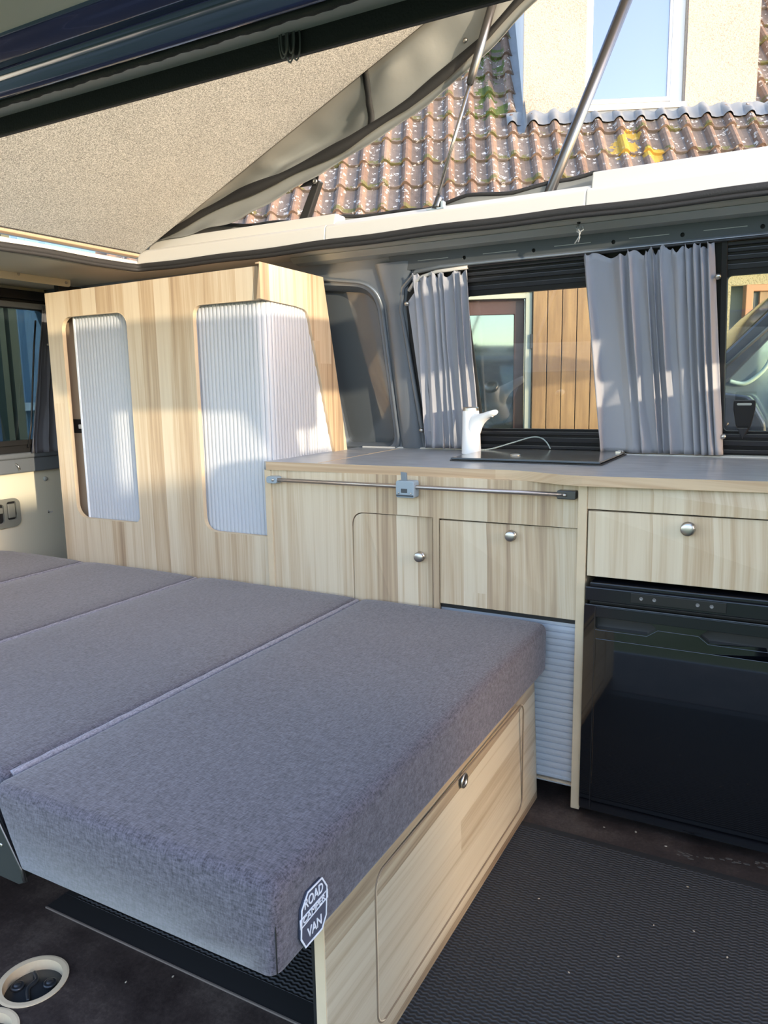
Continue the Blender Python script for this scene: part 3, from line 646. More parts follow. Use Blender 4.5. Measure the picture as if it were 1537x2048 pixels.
bm = bmesh.new(); box(bm, (-2.415, 2.009, .68), (-2.405, 2.02, 1.49)); finish('tambour_end_slat', bm, M['plastic_white'], wd, False, .002)
cxr, cyr, rr = -1.560, 2.056, .040
path = [(-1.82, 2.016), (cxr, 2.016)] + [(cxr + rr * math.sin(a), cyr - rr * math.cos(a)) for a in [PI / 2 * k / 6 for k in range(1, 7)]] + [(-1.52, 2.46)]
tambour('tambour_door', path, .68, 1.50, wd)

# ================================================================== KITCHEN
KY = 1.985
kc = thing('kitchen_cabinet', 'low ash cabinet with small rounded door and wide flap under the sink', 'cabinet', (-1.0, 2.2, 0))
boxo('end_panel', (-1.523, 1.9812, 0), (-1.4985, 2.58, .9232), M['edge'], kc)
boxo('end_panel_face', (-1.4985, 1.9815, 0), (-1.4975, 1.9850, .9232), M['wood'], kc, 0)
# fixed front with door opening
dh = rpoly([(-1.1925, .10), (-.9135, .10), (-.9135, .8035), (-1.1925, .8035)], [.0, 0, 0, .045], 8)
dh2 = [(-.896, .10), (-.896, .8015), (-.4845, .8015), (-.4845, .10)]
plate('front_panel', [(-1.4975, .06), (-.4860, .06), (-.4860, .9232), (-1.4975, .9232)], [rpoly([(-1.1925, .10), (-.9135, .10), (-.9135, .8035), (-1.1925, .8035)], [.0, 0, 0, .045], 8), [(-.896, .062), (-.896, .8015), (-.488, .8015), (-.488, .062)]], 0, .016, fxz(KY), M['wood'], kc)
cutedge('door_reveal', dh[1:] , fxz(KY), False, .0004, .016, kc, .0007, M['plyin'])
dr = plate('door', rpoly([(-1.189, .10), (-.917, .10), (-.917, .8000), (-1.189, .8000)], [.0, 0, 0, .042], 8), [], 0.001, .016, fxz(KY), M['wood'], kc, .001)
knob('knob', (-.9580, KY + .001, .6810), (0, -1, 0), dr, .98, 'brushed steel round knob')
df = plate('flap', [(-.8925, .5455), (-.4885, .5455), (-.4885, .7975), (-.8925, .7975)], [], 0.000, .016, fxz(KY), M['wood'], kc, .0012)
knob('knob', (-.6740, KY, .7675), (0, -1, 0), df, .98, 'brushed steel round knob')
boxo('carcass_back', (-1.49, 2.03, .06), (-.50, 2.045, .91), M['black'], kc, 0)
boxo('carcass_shelf', (-.91, 2.0, .530), (-.49, 2.04, .540), M['black'], kc, 0)
# roller door with horizontal slats under the flap
def tambour_h(name, x0, x1, z0, z1, y, parent, pitch=.0195):
    bm = bmesh.new(); rows = []; n = int((z1 - z0) / pitch)
    for k in range(n):
        for (u, h) in [(0, 0), (.05, .0), (.10, .0035), (.45, .0045), (.85, .0042), (.95, .0)]:
            z = z0 + (k + u) * pitch; rows.append((bm.verts.new((x0, y - h, z)), bm.verts.new((x1, y - h, z))))
    for a, b in zip(rows, rows[1:]): bm.faces.new((a[0], b[0], b[1], a[1]))
    o = finish(name, bm, M['tambour_low'], parent); md = o.modifiers.new('s', 'SOLIDIFY'); md.thickness = .003; md.offset = 0
tambour_h('roller_door', -.90, -.4845, .070, .56, 2.010, kc)
bm = bmesh.new(); box(bm, (-.90, 2.003, .045), (-.4845, 2.014, .071)); finish('roller_end_slat', bm, M['tambour_low'], kc, False, .002)
tp = thing('fridge_cabinet', 'ash cabinet unit with drawer built around the black fridge', 'cabinet', (-.25, 2.2, 0))
boxo('side_panel', (-.4840, 1.962, .005), (-.4600, 2.58, .9232), M['edge'], tp, .002)
plate('fascia', [(-.4600, .8590), (.14, .8590), (.14, .9232), (-.4600, .9232)], [], 0, .016, fxz(1.966), M['wood'], tp, .001)
dw = plate('drawer', [(-.4565, .6800), (.14, .6800), (.14, .8555), (-.4565, .8555)], [], 0, .016, fxz(1.964), M['wood'], tp, .0015)
knob('knob', (-.2110, 1.964, .8250), (0, -1, 0), dw, 1.1, 'large brushed steel round knob')
boxo('inner_shelf', (-.46, 1.99, .678), (.14, 2.55, .690), M['black'], tp, 0)
boxo('right_panel', (.14, 1.962, .005), (.158, 2.58, .9232), M['edge'], tp, .002)

# worktop with S-shaped front
wt = thing('worktop', 'pale grey laminate kitchen worktop with ash edge and wavy front', 'worktop', (-.7, 2.3, .93))
fr = []
def fronty(x):
    if x < -.70: return 1.978 + .022 * (x + 1.51) / .81
    if x < -.46:
        q = (x + .70) / .24; s = q * q * (3 - 2 * q); return 2.000 + (1.930 - 2.000) * s
    return 1.930 + .035 * min(1, (x + .46) / .42) ** 1
xs = [-1.512 + 1.67 * i / 80 for i in range(81)]
outl = [(x, fronty(x)) for x in xs] + [(.158, 2.602), (-1.524, 2.602), (-1.524, 1.984)]
plate('worktop_board', outl, [[(-.930, 2.205), (-.495, 2.205), (-.495, 2.56), (-.930, 2.56)]], .9235, .9500, lambda u, v, w: (u, v, w), M['worktop'], wt)
bm = bmesh.new(); prev = None
for x, y in [(-1.5125, 2.05)] + [(x, fronty(x)) for x in xs]:
    a, b, c, d = [bm.verts.new(q) for q in ((x, y - .0012, .9232), (x, y - .0012, .9498), (x, y + .0003, .9498), (x, y + .0003, .9232))]
    if prev:
        for k in range(4): bm.faces.new((prev[k], (a, b, c, d)[k], (a, b, c, d)[(k + 1) % 4], prev[(k + 1) % 4]))
    prev = (a, b, c, d)
finish('edge_banding', bm, M['wood_x'], wt)
bm = bmesh.new(); prism(bm, [(-1.318, 1.99), (-1.312, 1.99), (-1.330, 2.59), (-1.336, 2.59)], lambda u, v, w: (u, v, w), .9495, .9506); finish('joint_strip', bm, M['edge'], wt)
bm = bmesh.new(); box(bm, (-1.50, 2.588, .949), (.15, 2.600, .956)); finish('rear_bead', bm, M['white'], wt, False, .002)
bm = bmesh.new(); box(bm, (-.49, 2.555, .949), (.15, 2.566, .9545)); finish('rail_strip', bm, M['white'], wt, False, .002)

# sink with smoked glass lid
sk = thing('sink', 'sink unit with flat glass lid and dark rim set in the worktop', 'sink', (-.71, 2.38, .95))
bm = bmesh.new(); prism(bm, rrect(-.952, 2.186, -.474, 2.580, .012), lambda u, v, w: (u, v, w), .9503, .9535); finish('steel_rim', bm, M['black'], sk, False, .001)
bm = bmesh.new(); prism(bm, rrect(-.946, 2.192, -.480, 2.574, .010), lambda u, v, w: (u, v, w), .9560, .9610); finish('glass_lid', bm, M['lidglass'], sk, False, .001)
bm = bmesh.new(); box(bm, (-.935, 2.2, .9535), (-.49, 2.566, .956)); finish('lid_gasket', bm, M['black'], sk)
bm = bmesh.new(); box(bm, (-.946, 2.189, .9555), (-.480, 2.193, .9608)); finish('lid_edge', bm, simple('dark_blue_edge', (.05, .065, .085), .3), sk, False, .001)
bm = bmesh.new(); lathe(bm, [(0, 0), (.017, 0), (.017, .003), (.013, .005), (0, .005)], (-.775, 2.315, .961), (0, 0, 1), 24); finish('lid_button', bm, M['chrome'], sk, True)
for yy in (2.50, 2.54):
    bm = bmesh.new(); box(bm, (-.500, yy, .961), (-.482, yy + .02, .966)); finish('hinge', bm, M['chrome'], sk, False, .001)
# cord across the sink
bm = bmesh.new()
def bez(ps, n=40):
    out = []
    ps = [Vector(p) for p in ps]
    for i in range(len(ps) - 1):
        p0 = ps[max(i - 1, 0)]; p1 = ps[i]; p2 = ps[i + 1]; p3 = ps[min(i + 2, len(ps) - 1)]
        for k in range(n): t = k / n; out.append(.5 * ((2 * p1) + (p2 - p0) * t + (2 * p0 - 5 * p1 + 4 * p2 - p3) * t * t + (3 * p1 - p0 - 3 * p2 + p3) * t ** 3))
    return out + [ps[-1]]
tube(bm, bez([(-.955, 2.47, .962), (-.92, 2.50, .966), (-.86, 2.545, .985), (-.80, 2.565, 1.003), (-.765, 2.567, 1.000), (-.745, 2.57, .982), (-.735, 2.572, .963)], 8), .0024, 8)
tag(finish('twisted_cord', bm, simple('black_white_twisted_cord', (.33, .38, .36), .8, var=.8, vscale=300), None, True), 'green and white twisted cord arching behind the glass sink lid', 'cord')

# water dispenser
fc = thing('water_dispenser', 'white battery tap dispenser standing on the worktop beside the sink', 'tap', (-.972, 2.455, .950))
bm = bmesh.new(); B = Vector((-.976, 2.440, .9505)); n = 28; rings = []
SD = Vector((.90, -.43, 0)).normalized(); SP = Vector((-SD.y, SD.x, 0))
for z, a, b, off in ((0, .034, .031, 0), (.004, .0352, .032, 0), (.02, .0350, .0318, 0), (.06, .0325, .031, -.0005), (.09, .031, .030, -.001), (.12, .030, .029, -.002), (.145, .0285, .0285, -.003), (.150, .0275, .0275, -.003)):
    rings.append([bm.verts.new(B + SD * (off + a * math.cos(2 * PI * k / n)) + SP * (b * math.sin(2 * PI * k / n)) + Vector((0, 0, z))) for k in range(n)])
for a, b in zip(rings, rings[1:]):
    for k in range(n): bm.faces.new((a[k], a[(k + 1) % n], b[(k + 1) % n], b[k]))
bm.faces.new(rings[0][::-1]); bm.faces.new(rings[-1])
finish('body', bm, M['plastic_white'], fc, True)
bm = bmesh.new(); rings = []
# spout: sections from inside the column to the tip
sec = [(.000, .030, .141, .0255), (.018, .040, .141, .0260), (.028, .060, .139, .0250), (.038, .084, .1385, .0235), (.050, .101, .1400, .0220), (.066, .114, .1430, .0205), (.084, .124, .1475, .0185), (.102, .131, .1515, .0170), (.114, .136, .1535, .0150), (.1175, .139, .1520, .0120)]
for u, za, zb, hw in sec:
    rg = []
    for k in range(24):
        a = 2 * PI * k / 24; ca, sa = math.cos(a), math.sin(a); ca = math.copysign(abs(ca) ** .75, ca); sa = math.copysign(abs(sa) ** .75, sa)
        rg.append(bm.verts.new(B + SD * u + SP * (hw * ca * (1 - .25 * (sa < 0) * abs(sa))) + Vector((0, 0, (za + zb) / 2 + (zb - za) / 2 * sa))))
    rings.append(rg)
for a, b in zip(rings, rings[1:]):
    for k in range(24): bm.faces.new((a[k], a[(k + 1) % 24], b[(k + 1) % 24], b[k]))
bm.faces.new(rings[0][::-1]); bm.faces.new(rings[-1]); finish('spout', bm, M['plastic_white'], fc, True)
bm = bmesh.new(); lathe(bm, [(0, 0), (.007, 0), (.007, .006), (.0045, .007), (.0045, .003), (0, .003)], B + SD * .100 + Vector((0, 0, .134)), (0, 0, -1), 16); finish('nozzle', bm, M['chrome'], fc, True)
bm = bmesh.new(); lathe(bm, [(.0280, 0), (.0275, .008), (.0265, .012), (.023, .0125), (.0225, .010), (0, .010)], B + SD * (-.003) + Vector((0, 0, .149)), (0, 0, 1), 28); finish('top_ring', bm, M['chrome'], fc, True)
bm = bmesh.new(); tube(bm, [(-1.06, 2.56, .957), (-1.035, 2.555, .960), (-1.02, 2.56, .957), (-1.0, 2.553, .956)], .0035, 8); tube(bm, [(-1.058, 2.555, .956), (-1.052, 2.548, .966), (-1.045, 2.556, .957)], .0025, 8); tag(finish('curtain_clip', bm, M['chrome'], None, True), 'small metal clip lying on the worktop under the left curtain', 'clip')

# steel table rail with latch
rd = thing('table_rail', 'slim satin steel rail fixed across the kitchen cabinet front', 'rail', (-.99, 1.97, .893))
bm = bmesh.new(); tube(bm, [(-1.478, 1.963, .8935), (-.515, 1.963, .8935)], .0062, 14); finish('rod', bm, M['rod'], rd, True)
bm = bmesh.new(); tube(bm, [(-1.478, 1.961, .8965), (-.515, 1.961, .8965)], .0022, 8); finish('rod_ridge', bm, M['chrome'], rd, True)
bm = bmesh.new(); prism(bm, rrect(-1.497, .882, -1.455, .905, .008), fxz(1.955), 0, .0295); finish('end_bracket', bm, M['bluegrey'], rd, False, .002)
bm = bmesh.new(); prism(bm, rrect(-.540, .882, -.490, .905, .004), fxz(1.958), 0, .0265); e2 = finish('end_bracket', bm, M['strut'], rd, False, .002)
for xx in (-1.470, -.518):
    bm = bmesh.new(); lathe(bm, [(0, 0), (.005, 0), (.004, .003), (0, .0035)], (xx, 1.9555, .8935), (0, -1, 0), 12); finish('screw', bm, M['chrome'], rd, True)
lt = thing('rail_latch', 'blue-grey plastic latch gripping the steel rail at its middle', 'latch', (-.987, 1.97, .89))
bm = bmesh.new(); prism(bm, rrect(-1.018, .862, -.958, .912, .006), fxz(1.948), 0, .036); finish('latch_body', bm, M['bluegrey'], lt, False, .003)
bm = bmesh.new(); lathe(bm, [(0, -.028), (.0135, -.028), (.0135, .028), (0, .028)], (-.988, 1.962, .8935), (1, 0, 0), 20); finish('latch_collar', bm, M['bluegrey'], lt, True)
bm = bmesh.new(); prism(bm, [(-1.000, .908), (-.982, .908), (-.9835, .936), (-1.003, .938)], fxz(1.95), 0, .008); finish('latch_lever', bm, simple('slate_lever', (.17, .20, .23), .4), lt, False, .002)
bm = bmesh.new(); box(bm, (-1.0, 1.9465, .877), (-.98, 1.9495, .889)); box(bm, (-1.016, 1.9465, .866), (-.96, 1.9495, .871)); finish('latch_slot', bm, simple('dark_slot', (.05, .06, .07), .4), lt, False, .001)
for xx in (-1.008, -.968):
    bm = bmesh.new(); lathe(bm, [(0, 0), (.003, 0), (.002, .002), (0, .002)], (xx, 1.948, .876), (0, -1, 0), 10); finish('screw', bm, M['chrome'], lt, True)

# ================================================================== FRIDGE
fg = thing('fridge', 'glossy black compact fridge under the drawer at right', 'fridge', (-.22, 2.2, 0))
x0, x1 = -.4545, .022; fy = 1.938
boxo('body', (x0 + .006, fy + .030, .012), (x1 - .004, 2.50, .655), M['black'], fg, .004)
boxo('top_cover', (x0 + .010, fy + .012, .655), (x1 - .01, 2.45, .667), M['blackpanel'], fg, .003)
boxo('header_strip', (x0, fy + .006, .618), (x1, fy + .030, .656), M['blackpanel'], fg, .003)
cp = boxo('control_panel', (-.338, fy + .004, .6255), (-.113, fy + .007, .6515), simple('control_black', (.01, .01, .011), .35), fg, .001)
for i, xx in enumerate((-.312, -.280, -.210, -.178, -.146)):
    if i in (2,): continue
    bm = bmesh.new(); lathe(bm, [(0, 0), (.0048, 0), (.0045, .0012), (.0036, .0014), (.0034, .001), (0, .001)], (xx, fy + .004, .639), (0, -1, 0), 18); finish('button', bm, simple('grey_print', (.16, .16, .16), .5) if i == 0 else bpy.data.materials['grey_print'], cp, True)
gp = bpy.data.materials['grey_print']
for i, (xx, ch) in enumerate(((-.312, '*'), (-.280, '3'), (-.178, '8'), (-.146, '6'))):
    pass
# door: outer frame with hand grips, inset glossy panel
grip1 = rpoly([(-.424, .5465), (-.295, .5465), (-.270, .565), (-.285, .578), (-.424, .578)], [.006, .004, .006, .006, .002], 4)
grip2 = rpoly([(-.170, .563), (-.148, .5465), (.005, .5465), (.005, .580), (-.150, .580)], [.004, .004, .006, .004, .004], 4)
dpl = plate('door', rrect(x0, .028, x1, .610, .006), [grip1, grip2], 0, .028, fxz(fy), M['gloss_black'], fg, .0015)
boxo('grip_well', (x0 + .004, fy + .024, .53), (x1 - .004, fy + .029, .59), M['black'], dpl, 0)
bm = bmesh.new(); prism(bm, [(-.424, .5785), (x1 - .004, .5785), (x1 - .004, .607), (-.424, .607)], fxz(fy), -.0012, .001); finish('top_band', bm, M['blackpanel'], dpl, False, .001)
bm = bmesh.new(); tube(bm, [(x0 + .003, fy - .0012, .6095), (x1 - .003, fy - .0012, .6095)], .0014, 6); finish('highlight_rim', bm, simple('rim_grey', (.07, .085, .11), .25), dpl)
bm = bmesh.new(); prism(bm, [(-.4265, .03), (-.4255, .03), (-.4255, .605), (-.4265, .605)], fxz(fy), -.0008, .0); finish('frame_joint', bm, M['black'], dpl)
bm = bmesh.new(); pts = [(-.424, .543), (-.294, .543), (-.268, .5615), (-.172, .5605), (-.149, .543), (.01, .543)]
tube(bm, [(u, fy - .0002, v) for u, v in pts], .0009, 6); finish('grip_line', bm, bpy.data.materials['rim_grey'], dpl)
bm = bmesh.new(); prism(bm, rrect(-.4225, .036, x1 - .006, .520, .003), fxz(fy), -.0022, .0005); ip = finish('door_panel', bm, M['gloss_black'], dpl, False, .0012)
boxo('foot_plinth', (x0 + .02, fy + .05, 0), (x1 - .02, 2.45, .012), M['black'], fg, 0)

# ================================================================== BED
bb = thing('folding_bed', 'folding bed with pale wooden box front and black steel frame under the cushions', 'bed', (-.59, 1.4, 0))
BX = -.583
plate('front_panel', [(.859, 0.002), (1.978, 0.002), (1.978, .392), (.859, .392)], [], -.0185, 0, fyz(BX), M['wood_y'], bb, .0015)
boxo('end_edge', (BX - .0187, .8575, .002), (BX - .0005, .8592, .391), M['edge'], bb, 0)
boxo('inner_batten', (BX - .032, .868, .002), (BX - .019, .93, .385), M['black'], bb, 0)
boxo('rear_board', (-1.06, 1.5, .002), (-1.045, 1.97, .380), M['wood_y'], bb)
boxo('deck', (-2.86, .90, .368), (BX - .02, 1.968, .384), M['plyin'], bb)
ol = rrect(1.018, .052, 1.832, .352, .030, 8)
bm = bmesh.new(); tube(bm, [(BX + .0001, u, v) for u, v in ol], .0022, 6, True); dl = finish('door_outline', bm, simple('groove_brown', (.20, .15, .10), .6), bb, True)
bm = bmesh.new(); tube(bm, [(BX + .0006, u + .0022, v + .0) for u, v in ol], .0014, 6, True); finish('groove_edge', bm, simple('groove_light', (.72, .62, .44), .5), dl, True)
bm = bmesh.new(); lathe(bm, [(.0165, 0), (.0165, .003), (.0145, .0045), (.0110, .003), (.0100, .0012)], (BX, 1.417, .333), (1, 0, 0), 26); finish('ring_pull', bm, M['chrome'], bb, True)
bm = bmesh.new(); lathe(bm, [(.0100, .0012), (0, .0012)], (BX, 1.417, .333), (1, 0, 0), 26); finish('ring_hole', bm, M['black'], bb)

def cushion(label, xa, xb, y0, y1, z0, z1, slant=0.0, r=.028, loc=None):
    t = thing('mattress_cushion', label, 'cushion', ((xa + xb) / 2, (y0 + y1) / 2, z0), 'bed cushions')
    # cross section in x/z with rounded edges, lofted along y with rounded ends
    NXs, NYs = 26, 36
    bm = bmesh.new()
    def prof(ins):
        a, b, zt = xa + ins, xb - ins, z1 - ins * .9; zb = z0 + ins * .25
        pts = rpoly([(a + slant, zb), (b - .002, zb), (b, zt), (a, zt)], [.006, .010, r * 1.15, r * .55], 6)
        out = []
        for i, p in enumerate(pts):
            q = pts[(i + 1) % len(pts)]; d = math.dist(p, q); k = max(1, int(d / .05))
            for j in range(k): out.append((p[0] + (q[0] - p[0]) * j / k, p[1] + (q[1] - p[1]) * j / k))
        return out
    base = prof(0.0); n = len(base)
    ys = []
    for k in range(6): a = PI / 2 * k / 6; ys.append((y0 + r * (1 - math.sin(a)), r * (1 - math.cos(a))))
    ys = ys[::-1]
    st = [(y0 + r * (1 - math.sin(PI / 2 * (1 - k / 6))), r * (1 - math.cos(PI / 2 * (1 - k / 6))) * .9) for k in range(6)]
    mid = [(y0 + r + (y1 - y0 - 2 * r) * k / NYs, 0) for k in range(NYs + 1)]
    en = [(y1 - r * (1 - math.cos(PI / 2 * (1 - k / 6))) * 1.0, r * (1 - math.sin(PI / 2 * (1 - k / 6))) * .9) for k in range(1, 7)]
    en = [(y1 - r + r * math.sin(PI / 2 * k / 6), r * (1 - math.cos(PI / 2 * k / 6)) * .9) for k in range(1, 7)]
    rings = []
    cx, cz = (xa + xb) / 2, (z0 + z1) / 2
    for (y, ins) in st + mid + en:
        ring = []
        for (x, z) in base:
            fx = max(0, z - z0) / (z1 - z0)
            ix = ins * .75
            xx = x + (ix if x < cx else -ix) * min(1, abs(x - cx) / ((xb - xa) / 2)) ** 6
            zz = z - ins * fx
            # soft crown and small undulations
            if z > cz:
                e = min(x - xa, xb - x) / .1; e = max(0, min(1, e)); zz += .0045 * (e * (2 - e)) + .0016 * noise.noise(Vector((x * 5, y * 5, 0)))
            if abs(x - xb) < .004 or abs(x - xa) < .004: xx += .0025 * noise.noise(Vector((z * 8, y * 6, 2)))
            ring.append(bm.verts.new((xx, y, zz)))
        rings.append(ring)
    for a, b in zip(rings, rings[1:]):
        for k in range(n): bm.faces.new((a[k], a[(k + 1) % n], b[(k + 1) % n], b[k]))
    bm.faces.new(rings[0][::-1]); bm.faces.new(rings[-1])
    finish('cover', bm, M['mattress'], t, True)
    return t
Z0, Z1 = .394, .530
c1 = cushion('grey fabric cushion nearest the fridge, with a white embroidered badge', -1.156, -.563, .716, 1.980, Z0, Z1, .060, .020)
c2 = cushion('long grey fabric cushion right behind the one with the badge', -1.818, -1.163, .745, 1.980, Z0, Z1 + .001, 0, .022)
c3 = cushion('grey fabric cushion two rows behind the badged one, crossing the wardrobe foot', -2.402, -1.826, .745, 1.980, Z0, Z1, 0, .02)
c4 = cushion('rearmost grey fabric cushion by the rear door', -2.93, -2.410, .745, 1.980, Z0, Z1, 0, .02)
# seams: piping coloured paler, for the light caught on the rounded edges
for (c, x) in ((c2, -1.168), (c3, -1.832), (c4, -2.416)):
    bm = bmesh.new(); tube(bm, [(x + .0015, .765 + (1.962 - .765) * k / 60, Z1 - .0085 + .0006 * math.sin(k * 1.7)) for k in range(61)], .0095, 8); finish('piping', bm, M['stitch'], c, True)
    bm = bmesh.new(); box(bm, (x + .008, .76, Z0 + .01), (x + .0115, 1.95, Z1 - .020)); finish('gap_shade_strip', bm, M['black'], c)  # black strip stands in for the shade in the gap between cushions
# vertical seam at the near right corner
bm = bmesh.new(); tube(bm, [(-.5675, .7195, .400), (-.5665, .7185, .43), (-.568, .7205, .46), (-.571, .7245, .488), (-.577, .730, .503)], .0010, 6); finish('corner_seam', bm, M['black'], c1, True)
# embroidered badge
bd_fn = lambda u, v, w: (-.5605 + w, .7995 + u, .4440 + v)
oct_ = [(-.034, -.022), (-.024, -.041), (.018, -.041), (.030, -.026), (.034, .018), (.022, .038), (-.014, .038), (-.030, .020)]
def grow(p, s): return [(a * s, b * s) for a, b in p]
M['badge_dark'] = simple('navy_badge', (.05, .055, .085), .9); M['thread'] = simple('white_thread', (.58, .61, .68), .8)
bdg = plate('badge', grow(oct_, 1.0), [], -.004, .0012, bd_fn, M['badge_dark'], c1)
plate('badge_border', grow(oct_, 1.03), [grow(oct_, .97)], .0006, .0022, bd_fn, M['thread'], bdg)
bdg['label'] = 'white embroidered badge'
plate('badge_banner', [(-.0355, -.006), (.0355, -.001), (.0355, .0125), (-.0355, .0085)], [[(-.0335, -.0045), (.0335, .0005), (.0335, .011), (-.0335, .007)]], .0010, .0024, bd_fn, M['thread'], bdg)
text('badge_road', 'ROAD', .0190, lambda x, y, z: bd_fn(x, y * 1.15 + .0235, .0016 + z), M['thread'], bdg, .0005, 0.90, .0002)
text('badge_camper', 'CAMPER', .0140, lambda x, y, z: bd_fn(x, y + .0030 + x * .065, .0016 + z), M['thread'], bdg, .0005, 1.08, .0001)
text('badge_van', 'VAN', .0190, lambda x, y, z: bd_fn(x, y * 1.15 - .0245, .0016 + z), M['thread'], bdg, .0005, 0.95, .0002)
# black hinge plate of the bed frame
bf = bb
bm = bmesh.new(); prism(bm, [(-1.104, .385), (-1.098, .362), (-1.118, .352), (-1.6, .352), (-1.6, .515), (-1.185, .515), (-1.176, .50)], fxz(.7275), -.004, .0); finish('frame_plate', bm, simple('frame_black', (.018, .02, .022), .5), bf, False, .001)
bm = bmesh.new(); tube(bm, [(-1.184, .722, .51), (-1.176, .722, .495), (-1.104, .722, .386), (-1.099, .722, .364)], .003, 8); finish('plate_rim', bm, M['strut'], bf, True)
bm = bmesh.new(); box(bm, (-1.62, .735, .352), (-1.12, .76, .385)); finish('frame_tube', bm, M['black'], bf, False, .003)
for xx, zz in ((-1.155, .415), (-1.17, .438)):
    bm = bmesh.new(); lathe(bm, [(0, 0), (.004, 0), (.003, .002), (0, .002)], (xx, .724, zz), (0, -1, 0), 10); finish('rivet', bm, M['chrome'], bf, True)
for (xx, yy) in ((-2.6, .80), (-2.6, 1.9), (-1.75, .80), (-1.75, 1.9)):
    bm = bmesh.new(); tube(bm, [(xx, yy, .0), (xx, yy, .352)], .018, 12); finish('leg', bm, M['black'], bf, True)
bm = bmesh.new(); box(bm, (-2.86, .80, .352), (-1.62, .83, .367)); finish('side_tube', bm, M['black'], bf)
bm = bmesh.new(); box(bm, (-2.86, 1.9, .352), (-1.62, 1.93, .367)); finish('side_tube', bm, M['black'], bf)

# ================================================================== FLOOR THINGS
mt = thing('floor_mat', 'black ribbed rubber mat covering the van floor under the bed', 'mat', (-.5, 1.4, 0))
bm = bmesh.new(); box(bm, (-1.42, 1.058, .0005), (.5, 1.822, .004)); finish('ribbed_field', bm, M['matrib'], mt)
pm = simple('flat_black_border', (.016, .016, .017), .6)
bm = bmesh.new(); box(bm, (-1.46, 1.006, .0004), (.52, 1.058, .0032)); box(bm, (-1.46, 1.822, .0004), (.52, 1.842, .0036)); box(bm, (-1.46, 1.058, .0004), (-1.42, 1.822, .0032)); finish('flat_border', bm, pm, mt, False, .001)
bm = bmesh.new(); box(bm, (-1.46, 1.0035, .0004), (.52, 1.0065, .0042)); finish('edge_line', bm, simple('worn_edge', (.16, .13, .11), .6), mt)
def hatch(cx, cy, r, label):
    t = thing('seat_mount_hole', label, 'floor hole', (cx, cy, 0), 'round floor holes')
    bm = bmesh.new(); lathe(bm, [(r, .0), (r, .0015), (r - .004, .002), (r - .0125, .0015), (r - .0125, -.022), (r - .010, -.022)], (cx, cy, 0), (0, 0, 1), 48); finish('wooden_ring', bm, M['edge'], t, False)
    bm = bmesh.new(); lathe(bm, [(r - .012, -.022), (r - .02, -.020), (r - .035, -.016), (.012, -.012), (0, -.012)], (cx, cy, 0), (0, 0, 1), 40); ms = finish('mount_socket', bm, simple('socket_black', (.03, .033, .037), .35, .3), t, True)
    for a in (.3, PI + .1):
        q = (cx + .032 * math.cos(a + .4), cy + .032 * math.sin(a + .4), -.013)
        bm = bmesh.new(); lathe(bm, [(0, 0), (.014, 0), (.013, .004), (.009, .005), (.008, .003), (.007, .007), (0, .007)], q, (0, 0, 1), 20); finish('bolt', bm, simple('bolt_black', (.05, .053, .058), .3, .5), ms, True)
    bm = bmesh.new(); tube(bm, bez([(cx - .03, cy + .025, -.012), (cx - .005, cy + .012, -.009), (cx + .0, cy - .012, -.009), (cx + .025, cy - .03, -.012)], 8), .0045, 8); finish('rib', bm, bpy.data.materials['socket_black'], ms, True)
hatch(HC[0][0], HC[0][1], HC[0][2], 'whole round wood-rimmed floor hole with black bolts, upper of two')
hatch(HC[1][0], HC[1][1], HC[1][2], 'wood-rimmed floor hole cut off by the lower left photo corner')
# crumbs on the floor
random.seed(3)
cr_m = simple('pale_crumb', (.42, .36, .28), .9)
spots = [(-1.275, 1.03, .0035), (-1.045, .985, .0022), (-.985, .86, .003), (-1.12, .93, .002), (-.30, 1.93, .003), (-.22, 1.90, .0025), (-.38, 1.915, .002), (-.12, 1.60, .002), (-.25, 1.45, .0018), (-.45, 1.55, .002), (-.15, 1.75, .002), (-.05, 1.55, .0022), (-.33, 1.36, .002), (-.2, 1.58, .0016)]
bm = bmesh.new()
for (x, y, s) in spots:
    zb = .004 if 1.058 < y < 1.822 else .0
    m4 = Matrix.Translation((x, y, zb + s * .4)) @ Matrix.Rotation(random.uniform(0, 3), 4, 'Z') @ Matrix.Diagonal((s * 1.6, s, s * .5, 1))
    bmesh.ops.create_icosphere(bm, subdivisions=1, radius=1, matrix=m4)
o = finish('floor_crumbs', bm, cr_m); tag(o, 'pale crumbs and grit scattered over the dark floor and mat', 'crumbs'); o['kind'] = 'stuff'
bm = bmesh.new()
for k in range(26):
    x = -.10 + random.gauss(0, .06); y = 1.905 + (x + .1) * .25 + random.gauss(0, .008); s = random.uniform(.002, .005)
    bmesh.ops.create_icosphere(bm, subdivisions=1, radius=1, matrix=Matrix.Translation((x, y, .0003)) @ Matrix.Diagonal((s * 2, s, .0006, 1)))
o = finish('floor_scuff', bm, simple('grey_dust', (.075, .066, .058), .9)); tag(o, 'pale dusty scuff on the floor in front of the fridge', 'dust'); o['kind'] = 'stuff'

